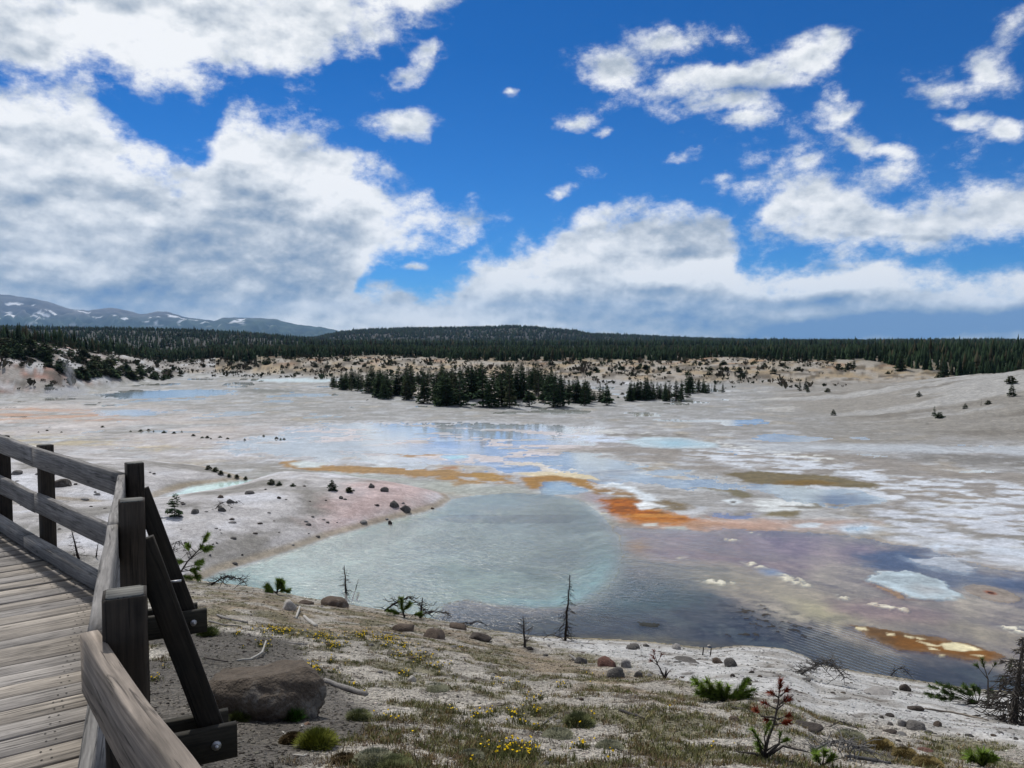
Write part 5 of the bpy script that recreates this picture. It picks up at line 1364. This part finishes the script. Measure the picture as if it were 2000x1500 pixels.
p, s = ground_at(187, 1088); dead_sapling('dead_twig', p, 30 * s, (6 * s, 0), 7, 10 * s, BK, 8, 'short dead twig beside the sapling behind the kerb', 0, .1, thick=1.6 * s, cat='dead twig')
p, s = ground_at(1330, 1280)
# tangles of fallen dead branches
def tangle(name, px0, px1, py, hpx, n, c, seed, label, arch=True):
    r_ = random.Random(seed); p, s = ground_at((px0 + px1) / 2, py); e = empty(name, p, label, 'dead branches')
    W_ = (px1 - px0) * s; mb = MB(); H = hpx * s
    main = [Vector((W_ * (t - .5), r_.uniform(-.1, .1) * W_, H * (.25 + .65 * math.sin(t * 3.1) * r_.uniform(.7, 1.1)))) for t in (0, .2, .4, .6, .8, 1)]
    tube(mb, main, [W_ * .022, W_ * .02, W_ * .017, W_ * .013, W_ * .009, W_ * .004], c, 5)
    mb.build('main_branch', M_BARK, e, True); tw = MB(); n = int(n * 1.7)
    for k in range(n):
        i = r_.randrange(0, 5); p0 = main[i].lerp(main[i + 1], r_.random()); a = r_.random() * 6.28
        L_ = W_ * r_.uniform(.12, .42); d = Vector((math.cos(a), math.sin(a) * .6, r_.uniform(-.5, .8))).normalized(); q = p0 + d * L_
        q.z = max(q.z, -.01 - 0 * L_ + q.y * -.3)
        pp = wig(p0, q, 4, L_ * .16, r_, L_ * .2)
        tube(tw, pp, [W_ * .010, W_ * .009, W_ * .008, W_ * .006, W_ * .004], c, 4, False)
        for m_ in range(2):
            j = r_.randrange(1, 4); d2 = Vector((r_.uniform(-1, 1), r_.uniform(-1, 1), r_.uniform(-.4, 1))).normalized()
            tube(tw, wig(pp[j], pp[j] + d2 * L_ * .35, 2, L_ * .06, r_), [W_ * .006, W_ * .005, W_ * .003], c, 3, False)
    tw.build('twigs', M_BARK, e, True); return e
tangle('fallen_branches', 412, 486, 1150, 30, 26, BK, 11, 'black tangle of fallen branches at the left tip of the pool')
tangle('fallen_branches', 750, 832, 1204, 44, 24, BK, 12, 'arched black branch over the small green pine on the crest')
tangle('fallen_branches', 820, 884, 1212, 26, 22, GB, 13, 'dead log with broken twigs lying on the crest')
tangle('fallen_branches', 895, 958, 1226, 14, 10, BK, 14, 'thin curved dead twigs reaching over the dark water')
tangle('fallen_branches', 1562, 1650, 1334, 48, 60, S(110, 106, 102) * .6, 15, 'grey fallen crown of fine dead twigs on the pale slope')
tangle('fallen_branches', 1738, 1778, 1326, 26, 20, BK, 16, 'dark broken stump with twigs at the waterline')
tangle('fallen_branches', 1060, 1100, 1252, 14, 14, GB, 17, 'grey branch lying left of the blackened dead tree')
tangle('fallen_branches', 1570, 1700, 1478, 40, 40, S(130, 128, 126) * .6, 18, 'bleached grey dead branches low at the right of the red needled pine')
tangle('fallen_branches', 1620, 1670, 1425, 20, 18, GB, 19, 'small dead twigs on the gravel right of the flat slab')
tangle('fallen_branches', 420, 455, 1000, 22, 12, BK, 20, 'small dead twigs standing beside the cleft rock on the mound')
tangle('fallen_branches', 455, 475, 990, 16, 8, BK, 22, 'single bent twig on the mound right of the cleft rock')
tangle('fallen_branches', 330, 372, 1108, 60, 26, BK, 21, 'black drooping dead twigs behind the railing braces')
# sticks and logs lying on the ground
def stick(name, pxs, rpx, c, label, cat='stick', lift=0., k=6):
    hp_ = hits(pxs); s = hp_[0].y / F; e0 = hp_[0].copy(); mb = MB(); P_ = []
    for i, p in enumerate(hp_):
        z = surfz(p.x, p.y) + rpx * s * .6 + (lift[i] * s if hasattr(lift, '__len__') else lift)
        P_.append(Vector((p.x, p.y, z)))
    fine_ = []
    for i in range(len(P_) - 1):
        for t in (0, .33, .66): fine_.append(P_[i].lerp(P_[i + 1], t) + Vector((0, 0, random.uniform(-.3, .3) * rpx * s)))
    fine_.append(P_[-1])
    n = len(fine_); tube(mb, fine_, [rpx * s * (.7 + .5 * math.sin(3.1 * (i + 1) / (n + 1))) * random.uniform(.85, 1.1) for i in range(n)], c, k)
    o = mb.build(name, M_BARK, None, True); tag(o, label, cat); return o
stick('driftwood_log', [(634, 1334), (670, 1346), (716, 1360)], 5.0, GW, 'weathered split log lying at the right of the big boulder', 'log')
stick('branch', [(462, 1290), (490, 1288), (512, 1281), (520, 1270)], 2.2, S(200, 196, 188) * .7, 'white curved branch rising behind the big boulder', 'branch', [0, 1, 6, 22])
stick('stick', [(398, 1284), (420, 1290), (446, 1292)], 1.6, GB, 'dark thin stick left of the white curved branch')
stick('stick', [(424, 1203), (450, 1212), (484, 1218)], 2.2, GW, 'upper one of two bleached sticks beside the outrigger')
stick('stick', [(408, 1214), (436, 1222), (470, 1224)], 1.8, GW, 'lower one of two bleached sticks beside the outrigger')
stick('stick', [(578, 1208), (582, 1200), (586, 1192)], 2.2, S(200, 196, 188) * .7, 'short white stick standing in the litter below the white rock', 'stick', [0, 4, 8])
stick('stick', [(594, 1206), (606, 1216), (618, 1224)], 3.2, S(196, 192, 186) * .7, 'knobbly pale driftwood piece right of the white rock', 'driftwood')
stick('stick', [(560, 1254), (580, 1258), (600, 1258)], 1.6, GW, 'short grey stick under the yellow flowers')
stick('stick', [(734, 1236), (760, 1238), (790, 1244)], 2.0, GW, 'pale straight stick left of the half buried brown rock')
stick('stick', [(1055, 1418), (1072, 1405), (1088, 1398)], 1.4, GW, 'forked pale twig beside the green cushion')
stick('stick', [(1052, 1430), (1070, 1436), (1090, 1438)], 1.4, GW, 'curved pale twig below the forked one')
stick('stick', [(1210, 1390), (1235, 1398), (1258, 1406)], 2.8, S(78, 74, 74) * .6, 'charred grey stick on the pinkish gravel', 'stick')
stick('stick', [(1112, 1280), (1122, 1288), (1132, 1296)], 2.4, GW, 'stick leaning against the rounded grey rock')
stick('stick', [(1428, 1382), (1450, 1388), (1470, 1394)], 2.0, GB, 'grey stick below the low green pine')
stick('stick', [(1806, 1386), (1850, 1392), (1880, 1396), (1930, 1408)], 2.0, S(150, 140, 128) * .6, 'long pale branch lying below the fallen green pine', 'branch')
stick('stick', [(552, 1428), (560, 1436)], 1.8, S(200, 196, 188) * .7, 'short white stick left of the yellow green cushion plant')
stick('stick', [(572, 1476), (592, 1480), (600, 1478)], 2.0, S(200, 196, 188) * .7, 'short white stick below the yellow green cushion plant')
stick('branch', [(1650, 1478), (1700, 1484), (1740, 1492)], 4.0, S(92, 92, 94) * .6, 'thick dark grey branch at the bottom right', 'branch')
for (px, py, lab) in ((1372, 1280, 'left one of two short dark stakes on the shore'), (1387, 1281, 'right one of two short dark stakes on the shore')):
    p, s = ground_at(px, py); mb = MB(); tube(mb, [p + Vector((0, 0, -.03)), p + Vector((s * 2, 0, 16 * s))], [1.4 * s, 1.1 * s], BK, 6); tag(mb.build('stake', M_BARK), lab, 'stake')

# live plants: positions in pixels relative to the base, turned into metres
def px_pine(name, px, py, branches, label, needle=9, n=80, cat='pine sapling', depthy=.5, c=PG, bark=GB, rad=2.2):
    p, s = ground_at(px, py); r_ = random.Random(px + py); sp2 = []
    for pts, tf, cc in branches:
        P_ = [(a * s, r_.uniform(-1, 1) * depthy * abs(a) * s * .5, b * s) for a, b in pts]; P_[0] = (P_[0][0], 0, P_[0][2])
        sp2.append((P_, rad * s * (1 if pts[0] == (0, 0) else .5), [(t, l * s * 1.15) for t, l in tf], cc))
    return pine(name, p, sp2, label, cat, needle * s * (1.0 if cat == 'bush' else 1.45), c, int(n * 1.5), bark)
px_pine('pine_sapling', 540, 1160, [([(0, 0), (3, 12), (4, 22)], [(.5, 8), (.8, 8), (1, 9)], None), ([(0, 3), (-10, 8), (-17, 12)], [(.5, 8), (.8, 8), (1, 8)], None), ([(0, 3), (10, 6), (18, 5)], [(.5, 8), (1, 8)], None),
        ([(0, 2), (-14, 4)], [(1, 8), (.6, 7)], None), ([(0, 4), (8, 12)], [(1, 8)], None), ([(2, 12), (9, 20)], [(1, 7)], None)], 'low bright green pine seedling on the crest before the milky pool', 8, 90)
px_pine('pine_sapling', 345, 1130, [([(0, 0), (22, 34), (50, 62), (62, 84)], [(.75, 8), (.9, 9), (1, 12)], None), ([(26, 38), (40, 48), (66, 62)], [(.8, 10), (1, 14)], None), ([(30, 44), (22, 58)], [(1, 9)], None),
        ([(14, 22), (34, 26), (50, 34)], [(.7, 8), (1, 10)], None), ([(22, 34), (8, 34)], [(1, 9), (.6, 7)], None), ([(14, 20), (34, 12), (44, 6)], [(.5, 9), (.8, 9), (1, 10)], None), ([(6, 8), (24, 2)], [(.6, 10), (1, 10)], None), ([(40, 52), (30, 66)], [(1, 8)], None),
        ([(10, 14), (36, 18)], [(.7, 9), (1, 9)], None)], 'leaning green pine sapling behind the railing braces', 8, 70)
p, s = ground_at(341, 1009); place(61, dict(seed=71, rad=.30, levels=13, c=(.05, .075, .035), thin=.25, power=.55, base=.06), 'small_pine', p, 46 * s, 'small dark upright pine alone on the mound', 'pine sapling', None, 1.0)
def mound_bush(px, py, h, lab):
    p, s = ground_at(px, py); k = px % 3; return place(30 + k, BUSH[k], 'green_bush', p, h * s * 1.15, lab, 'bush', None, 1.0)
def mound_bush_old(px, py, h, lab): px_pine('green_bush', px, py, [([(0, 0), (0, h)], [(.4, h * .5), (.8, h * .5)], None), ([(0, 0), (-h * .6, h * .4)], [(1, h * .4), (.5, h * .4)], None), ([(0, 0), (h * .6, h * .35)], [(1, h * .4), (.5, h * .4)], None)], lab, h * .42, 60, 'bush', c=PG2)
mound_bush(649, 957, 18, 'round green bush on the back of the pink mound'); mound_bush(531, 946, 9, 'leftmost small bush on the mound skyline'); mound_bush(545, 948, 7, 'low bush just right of the leftmost one on the mound skyline')
mound_bush(572, 950, 6, 'tiny bush between the skyline bushes and the round green one'); mound_bush(681, 961, 9, 'small dark bush right of the round green bush')
for k_, (a, b, h) in enumerate([(408, 918, 8), (420, 922, 8), (432, 927, 7), (447, 931, 5), (462, 933, 6), (480, 936, 5)]):
    mound_bush(a, b, h, 'dark tuft along the bank above the narrow channel'); COL.objects[-1]
for o in list(COL.objects):
    if o.get('label') == 'dark tuft along the bank above the narrow channel': o['group'] = 'tufts along the channel bank'
px_pine('pine_sapling', 790, 1206, [([(0, 0), (-4, 16), (-6, 32)], [(.4, 10), (.7, 10), (1, 9)], None), ([(-2, 8), (-26, 14)], [(.7, 10), (1, 10)], None), ([(0, 4), (28, 4)], [(.8, 8), (1, 8)], None), ([(-3, 12), (8, 24)], [(1, 9), (.5, 8)], None), ([(-2, 5), (-14, 8)], [(1, 9)], None)],
        'small green pine under the arched black branch', 7.5, 80, c=PG * .9)
px_pine('pine_sapling', 697, 1172, [([(0, 0), (2, 10)], [(.5, 5), (1, 5)], None)], 'tiny green pine tuft beside the leaning dead twig', 5, 50)
g_low = []
for (a, b) in [(-58, 44), (-50, 30), (-40, 22), (-30, 34), (-20, 20), (-10, 30), (-6, 14), (6, 24), (14, 8), (26, 16), (36, 24), (44, 6), (48, -4), (30, -6), (40, 40), (52, 18), (-34, 12), (20, -4), (8, 4), (-48, 14)]:
    g_low.append(([(0, 0), (a * .5, b * .3 + 3), (a, b)], [(.45, 11), (.75, 12), (1, 14)], None))
px_pine('low_pine', 1415, 1370, g_low, 'low spreading bright green pine at the edge of the white sand', 10, 60)
px_pine('red_pine', 1492, 1482, [([(0, 0), (8, 40), (20, 70), (28, 110), (32, 150)], [(.93, 16), (.99, 18)], RR), ([(28, 125), (14, 134)], [(1, 12)], RR), ([(30, 128), (44, 136)], [(1, 12)], RR), ([(26, 100), (4, 112)], [(1, 12)], RR), ([(26, 102), (50, 114)], [(1, 13)], RR), ([(22, 84), (-6, 86), (-16, 98)], [(1, 12)], RR),
        ([(24, 80), (44, 88)], [(1, 9)], RR), ([(20, 70), (46, 72)], [(1, 10), (.7, 9)], RR), ([(28, 110), (36, 124)], [(1, 11)], RR), ([(22, 78), (6, 80)], [(1, 8)], RR),
        ([(4, 20), (0, 44), (8, 66)], [(.7, 14), (1, 15)], None), ([(4, 20), (-18, 50)], [(1, 14)], None), ([(2, 16), (-10, 28)], [(.7, 13), (1, 14)], None), ([(3, 14), (18, 26), (38, 40)], [(.95, 15), (1, 14)], None), ([(0, 0), (-10, 30), (-14, 44)], [(.9, 13)], None), ([(0, 0), (40, 22), (90, 14)], [], None),
        ([(0, 0), (-20, 12), (-60, 20)], [], None), ([(0, 0), (30, 30), (34, 42)], [(1, 13)], None), ([(0, 0), (-8, 14)], [(1, 10)], None)],
        'small pine with rust red dead needles above and green needles below', 9, 44, rad=4)
px_pine('red_tipped_plant', 1298, 1325, [([(0, 0), (-10, 22), (-22, 42)], [(1, 9)], RR * .8), ([(-14, 28), (-20, 50)], [(1, 8)], RR * .8), ([(-16, 30), (-8, 46)], [(1, 8)], RR * .8), ([(-12, 26), (-26, 36)], [(1, 7)], RR * .8), ([(0, 0), (6, 20)], [], None), ([(0, 0), (10, 16)], [], None), ([(0, 0), (3, 22)], [], None), ([(2, 6), (14, 22)], [], None)],
        'bare stemmed little plant with dark red tips on the white sand', 6, 30, 'plant')
g_f = []
for (a, b) in [(-70, 6), (-62, 22), (-50, 34), (-36, 40), (-28, 26), (-14, 34), (-60, -6), (-44, 10), (-30, 12), (-34, -8), (-20, -14), (-8, 14), (6, 26), (14, 34), (24, 22), (34, 30), (46, 24), (58, 30), (70, 14), (-4, -10), (8, -4), (30, 6), (50, 6)]:
    g_f.append(([(40, 0), (a * .5 + 20, b * .5 + 4), (a, b)], [(.75, 9), (.9, 8), (1, 9)], None))
px_pine('fallen_pine', 1870, 1375, g_f, 'fallen dark green pine spreading over the shore beside the dead tree', 7, 34, c=PG2 * 1.1, rad=2)
px_pine('pine_sapling', 1930, 1384, [([(0, 0), (-2, 60), (-14, 96)], [(.9, 8), (1, 9)], None), ([(-2, 70), (10, 88)], [(1, 9)], None), ([(-2, 60), (-22, 84)], [(1, 8)], None), ([(0, 40), (22, 60)], [(1, 9)], None), ([(0, 0), (34, 50), (44, 92)], [(.9, 8), (1, 8)], None)], 'sparse green twigs growing up through the dead tree at the right', 7, 36, c=PG2)
px_pine('pine_sapling', 1918, 1498, [([(0, 0), (0, 20)], [(.3, 18), (.9, 18)], None), ([(0, 0), (-16, 14)], [(1, 14)], None), ([(0, 0), (16, 14)], [(1, 14)], None)], 'bright green pine seedling at the bottom right corner', 15, 130, c=PG * 1.25)
px_pine('pine_sapling', 1606, 1496, [([(0, 0), (-10, 14), (-12, 22)], [(.6, 14), (1, 14)], None), ([(0, 0), (18, 16)], [(.7, 14), (1, 14)], None), ([(0, 0), (4, 24)], [(1, 13)], None)], 'green pine seedling at the bottom beside the bleached branches', 11, 80)
def cushion(px, py, w, h, c, lab, blade=.25, n=900, core=None):
    p, s = ground_at(px, py); e = empty('cushion_plant', p, lab, 'plant'); r_ = random.Random(px); W_ = w * s * .56; H = h * s * .72
    o = link('cushion', rock('cushion', px, W_ * .86, W_ * .7, H * .62, c * .6 if core is None else core, 3, .5, 3, .3), e); o.data.materials[0] = M_LEAF
    mb = MB()
    for k in range(n):
        a = r_.random() * 6.28; q = r_.random() ** .5; el = math.acos(min(1, q)); d = Vector((math.cos(a) * q, math.sin(a) * q, math.sin(el)))
        b = Vector((d.x * W_ * .85, d.y * W_ * .75, d.z * H * .75 + H * .1)); t_ = b + (d + Vector((r_.uniform(-.5, .5), r_.uniform(-.5, .5), r_.uniform(-.2, .5)))).normalized() * H * (blade + .15) * r_.uniform(.5, 1.3)
        w_ = Vector((-d.y, d.x, .2)).normalized() * H * .055
        mb.add([b - w_, b + w_, t_], [(0, 1, 2)], np.array(c) * r_.uniform(.55, 1.5))
    mb.build('leaves', M_LEAF, e)
YG = S(150, 156, 70) * .6; DGc = S(112, 116, 80) * .75; GYc = S(150, 150, 126) * .68; TN = S(160, 142, 96) * .62; BRc = S(104, 88, 62) * .6
for a in [(618, 1462, 76, 34, YG, 'yellow green cushion plant on the dark gravel below the boulder', .5, 1300), (1130, 1420, 64, 30, DGc, 'dull green domed cushion plant on the pale gravel', .3), (572, 1450, 54, 26, BRc, 'brownish dead cushion at the left of the yellow green one', .12),
          (670, 1492, 60, 22, BRc, 'brown mossy cushion at the bottom, right of the yellow green one', .12), (730, 1494, 90, 34, GYc, 'grey green mossy cushion at the bottom centre left', .15), (768, 1500, 80, 20, DGc * 1.3, 'bright green low cushion at the bottom edge', .4),
          (920, 1480, 56, 20, GYc, 'small grey green cushion in front of the yellow flowers', .15), (1190, 1462, 60, 16, GYc, 'flat grey green mat on the pale gravel', .15), (1720, 1462, 56, 30, TN, 'leftmost of the three tan mossy cushions at lower right', .1),
          (1768, 1480, 52, 26, TN, 'middle one of the three tan mossy cushions at lower right', .1), (1812, 1498, 60, 26, TN * .95, 'rightmost of the three tan mossy cushions at lower right', .1), (1660, 1440, 60, 16, GYc * .9, 'grey green mat behind the bleached branches', .15),
          (700, 1405, 50, 18, DGc, 'green tuft of herbs right of the boulder', .5), (574, 1408, 30, 22, S(70, 110, 40) * .6, 'bright grass tuft at the right foot of the boulder', .8), (468, 1406, 36, 16, S(96, 104, 58) * .6, 'grass tuft at the left foot of the boulder', .8),
          (405, 1240, 44, 14, S(96, 108, 60) * .6, 'green herb patch by the upper outrigger', .7), (850, 1348, 60, 12, GYc * 1.2, 'pale green mat right of the small pointed white rock', .2), (1090, 1440, 70, 18, GYc, 'grey green mat left of the domed cushion', .15)]:
    cushion(*a)
# ------------------------------------------------------------------ gravel, herbs and flowers (uncountable cover)
def polar(n, rmin, rmax, amin, amax, g, p=1.6):
    q = g.random(n); a = g.uniform(amin, amax, n); k = 1 - p
    r = (rmin ** k + q * (rmax ** k - rmin ** k)) ** (1 / k)
    return r * np.sin(a), r * np.cos(a), r
g = np.random.default_rng(77)
def on_slope(x, y, r):
    Rs = np.interp(np.arctan2(x, y), _sh_az, _sh_R); return (r < Rs * .985) & (y > .8)
n = 60000
x, y, r = polar(n, 2.6, 26, -.75, .68, g, 1.4); k = on_slope(x, y, r); x, y, r = x[k], y[k], r[k]
z = surf(x, y); c_, w_, g_ = paint(x, y, z)
n = len(x); size = (.0035 + .010 * g.random(n) ** 3) * (.7 + r / 9)
lum = g.choice([.45, .7, .95, 1.25, 1.7], n, p=[.24, .28, .25, .16, .07])
cc = np.clip(c_ * lum[:, None] * (1 + g.uniform(-.05, .05, (n, 3))), .01, .85)
oct_ = np.array([[1, 0, 0], [0, 1, 0], [-1, 0, 0], [0, -1, 0], [0, 0, .75], [0, 0, -.5]])
of_ = np.array([[0, 1, 4], [1, 2, 4], [2, 3, 4], [3, 0, 4], [1, 0, 5], [2, 1, 5], [3, 2, 5], [0, 3, 5]])
a = g.random(n) * 6.28; ca, sa = np.cos(a), np.sin(a)
sh_ = oct_[None] * g.uniform(.6, 1.4, (n, 6, 1)) * size[:, None, None]
V = np.stack([x[:, None] + sh_[..., 0] * ca[:, None] - sh_[..., 1] * sa[:, None], y[:, None] + sh_[..., 0] * sa[:, None] + sh_[..., 1] * ca[:, None], z[:, None] + sh_[..., 2] * .8 + size[:, None] * .1], -1).reshape(-1, 3)
Fa = (of_[None] + (np.arange(n) * 6)[:, None, None]).reshape(-1, 3)
M_GRAV, T, out = newmat('gravel_stone'); principled(T, out, T.attr('Col'), .9, None, .15)
tag(link('gravel', mesh_from('gravel', V, Fa, [M_GRAV], np.repeat(cc, 6, 0))), kind='stuff')
# herbs and dry grass blades in clumps
def tufts(name, x, y, nb, hgt, spread, palette, seed):
    g = np.random.default_rng(seed); n = len(x); z = surf(x, y)
    X = np.repeat(x, nb) + g.normal(0, 1, n * nb) * spread; Y = np.repeat(y, nb) + g.normal(0, 1, n * nb) * spread; Z = np.repeat(z, nb) - .004
    H = np.repeat(hgt * g.uniform(.5, 1.3, n), nb) * g.uniform(.5, 1.2, n * nb); A = g.random(n * nb) * 6.28; lean = g.uniform(.1, 1.0, n * nb) * H
    W_ = H * g.uniform(.05, .10, n * nb) + .0012
    px_, py_ = np.cos(A), np.sin(A)
    V0 = np.stack([X - py_ * W_, Y + px_ * W_, Z], 1); V1 = np.stack([X + py_ * W_, Y - px_ * W_, Z], 1); V2 = np.stack([X + px_ * lean, Y + py_ * lean, Z + H], 1)
    V = np.stack([V0, V1, V2], 1).reshape(-1, 3); Fa = np.arange(len(V)).reshape(-1, 3)
    pal = np.array(palette)[np.repeat(g.integers(0, len(palette), n), nb)] * g.uniform(.6, 1.5, n * nb)[:, None]
    tag(link(name, mesh_from(name, V, Fa, [M_LEAF], np.repeat(pal, 3, 0))), kind='stuff')
x, y, r = polar(34000, 2.8, 24, -.70, .66, g, 1.5); k = on_slope(x, y, r)
nv = fbm(x, y, .9, 4, 170); n3_ = fbm(x, y, 3.0, 3, 175)
ws_ = PH([(1000, 1235), (1130, 1250), (1400, 1268), (1560, 1275), (1700, 1320), (1900, 1350), (2100, 1365), (2100, 1480), (1900, 1440), (1700, 1400), (1500, 1370), (1350, 1335), (1200, 1290), (1080, 1262)])
dk_ = PH([(250, 1225), (400, 1232), (560, 1250), (660, 1340), (740, 1390), (700, 1430), (600, 1480), (500, 1499)]) + [(-1.5, 2.0), (-9, 2), (-9, 6), (-3.5, 8)]
clear = (poly_sd(x, y, ws_, 3) < 0) & (poly_sd(x, y, dk_, 3) < 0)
kk = k & (nv > .0) & clear
GR = [S(104, 108, 62) * .8, S(124, 124, 84) * .8, S(96, 98, 64) * .75, S(146, 138, 98) * .8, S(134, 114, 82) * .75]
DR = [S(170, 150, 116) * .8, S(146, 122, 92) * .75, S(122, 102, 80) * .7, S(166, 156, 132) * .8]
tufts('herbs', x[kk], y[kk], 16, .034, .022, GR, 5)
k2 = k & (nv > -.12) & (nv < .10) & clear & (n3_ > -.12)
tufts('dry_grass', x[k2], y[k2], 9, .030, .022, DR, 6)
k3 = k & clear & (fbm(x, y, .5, 4, 171) > .22)
tufts('dark_litter', x[k3], y[k3], 8, .016, .03, [S(70, 60, 48) * .5, S(90, 78, 62) * .5], 7)
# yellow flowers
FL = [(540, 1233, 40, 8, 60), (560, 1237, 36, 8, 50), (635, 1246, 30, 12, 60), (655, 1262, 26, 8, 50), (700, 1240, 22, 7, 40), (740, 1248, 40, 10, 80), (775, 1262, 34, 10, 60), (810, 1284, 44, 14, 46), (850, 1304, 34, 10, 22),
      (470, 1240, 12, 6, 14), (510, 1262, 26, 8, 20), (610, 1306, 20, 12, 14), (620, 1312, 14, 10, 14), (900, 1268, 6, 4, 4), (795, 1318, 14, 8, 14), (860, 1320, 6, 3, 3), (975, 1334, 18, 8, 12), (1010, 1336, 8, 4, 5), (1095, 1340, 14, 8, 14),
      (1035, 1368, 20, 14, 16), (1050, 1392, 16, 8, 10), (760, 1406, 30, 12, 6), (770, 1412, 22, 10, 5), (880, 1392, 10, 8, 8), (925, 1404, 20, 10, 14), (955, 1402, 20, 10, 12), (1005, 1398, 20, 8, 14), (1015, 1412, 30, 14, 14), (1045, 1426, 10, 6, 6),
      (800, 1434, 6, 4, 2), (950, 1462, 20, 10, 8), (1000, 1470, 44, 14, 34), (1015, 1460, 30, 8, 20), (1032, 1474, 14, 14, 16), (975, 1480, 18, 8, 8), (925, 1494, 6, 4, 3), (1128, 1466, 18, 14, 14), (1145, 1462, 14, 6, 7), (1195, 1476, 8, 4, 4), (1190, 1494, 5, 3, 2),
      (1160, 1408, 14, 6, 6), (1130, 1424, 6, 3, 3), (1395, 1462, 6, 3, 3), (1432, 1466, 6, 3, 2), (1170, 1330, 30, 20, 6), (1300, 1390, 40, 20, 4), (700, 1340, 60, 30, 10), (660, 1300, 40, 20, 8), (305, 1330, 14, 10, 8), (320, 1300, 8, 10, 4)]
fp = []
r_ = random.Random(9)
for (a, b, sx, sy, n_) in FL:
    for _ in range(int(n_ * .7)): fp.append((a + r_.gauss(0, .5) * sx, min(b + r_.gauss(0, .5) * sy, 1499)))
hp = [p for p in hits(fp) if p.z > .05]
hx = np.array([p.x for p in hp]); hy = np.array([p.y for p in hp]); hz_ = surf(hx, hy)
fm2 = MB(); YEL = np.array(S(238, 200, 30)) * .85
stem = MB()
for x_, y_, z_ in zip(hx, hy, hz_):
    h_ = r_.uniform(.03, .07); rr = r_.uniform(.005, .009) * (1 + y_ / 26)
    top = Vector((x_ + r_.uniform(-.01, .01), y_ + r_.uniform(-.01, .01), z_ + h_))
    nrm_ = Vector((r_.uniform(-.5, .5), r_.uniform(-.8, .2), 1)).normalized(); s_, u_ = frame(nrm_)
    V = [top + nrm_ * .002]; Fc = []
    for j in range(8):
        a = j * .785; q = rr * (1.0 if j % 2 == 0 else .72); V.append(top + (s_ * math.cos(a) + u_ * math.sin(a)) * q + nrm_ * (.002 if j % 2 else 0))
        Fc.append((0, 1 + j, 1 + (j + 1) % 8))
    fm2.add(V, Fc, YEL * r_.uniform(.7, 1.1))
    tube(fm2, [Vector((x_, y_, z_)), top], [.001, .0008], S(90, 100, 50) * .6, 3, False)
fo_ = fm2.build('yellow_flowers', M_LEAF, None); tag(fo_, kind='stuff')
rep = 3
tufts('flower_leaves', np.repeat(hx, rep) + g.normal(0, .03, len(hx) * rep), np.repeat(hy, rep) + g.normal(0, .03, len(hx) * rep), 10, .038, .02, GR[:3], 8)
# little dark tufts standing on the left flats
tp_ = [(92, 842), (75, 845), (120, 845), (200, 835), (255, 844), (275, 843), (290, 841), (300, 843), (320, 846), (340, 847), (355, 845), (395, 856), (405, 856), (412, 858), (430, 855), (445, 858), (478, 860), (515, 852), (540, 857), (548, 859), (555, 858), (378, 852)]
for i, p in enumerate(hits(tp_)):
    k = i % 3; place(30 + k, BUSH[k], 'bush', (p.x, p.y, surfz(p.x, p.y) - .02), random.uniform(3, 5.5) * p.y / F, 'tiny dark tuft on the pale wet flat above the boardwalk', 'bush', 'tiny tufts on the left flat', 1.2)

# ------------------------------------------------------------------ steam
def steam(name, px, py, w, h, dens, label, lean=0.):
    p = Vector((*at_z(px, py, .1), .1)); s = p.y / F
    m, T, out = newmat('steam_vapour'); tc = T.node('ShaderNodeTexCoord'); P = tc.outputs['Object']
    n = T.noise(P, 2.2, 5, .6, .6); ln = T.v('LENGTH', T.v('MULTIPLY', P, (1, 1, 1)))
    d = T.m('MULTIPLY', T.mr(n, .44, .72, 0, 1), T.mr(ln, .35, 1.0, 1, 0, True))
    pv = T.node('ShaderNodeVolumePrincipled'); pv.inputs['Color'].default_value = (.95, .96, 1, 1); T.l.new(T.m('MULTIPLY', d, dens), pv.inputs['Density'])
    T.l.new(pv.outputs[0], out.inputs['Volume'])
    bm = bmesh.new(); bmesh.ops.create_icosphere(bm, subdivisions=3, radius=1)
    V = [tuple(v.co) for v in bm.verts]; Fc = np.array([[v.index for v in f.verts] for f in bm.faces]); bm.free()
    o = link(name, mesh_from(name, V, Fc, [m])); o.location = (p.x, p.y, p.z + h * s * .5); o.scale = (w * s * .5, w * s * .4, h * s * .55); o.rotation_euler = (0, lean, 0)
    o['label'] = label; o['category'] = 'steam'; o['kind'] = 'stuff'; return o
steam('steam', 138, 772, 26, 78, 1.6, 'thin white steam column rising at the foot of the left hillside', R(-14))
steam('steam', 125, 778, 120, 26, 1.0, 'low steam drifting over the flat at the left')
steam('steam', 1860, 732, 60, 22, .5, 'faint steam at the forest edge on the right')
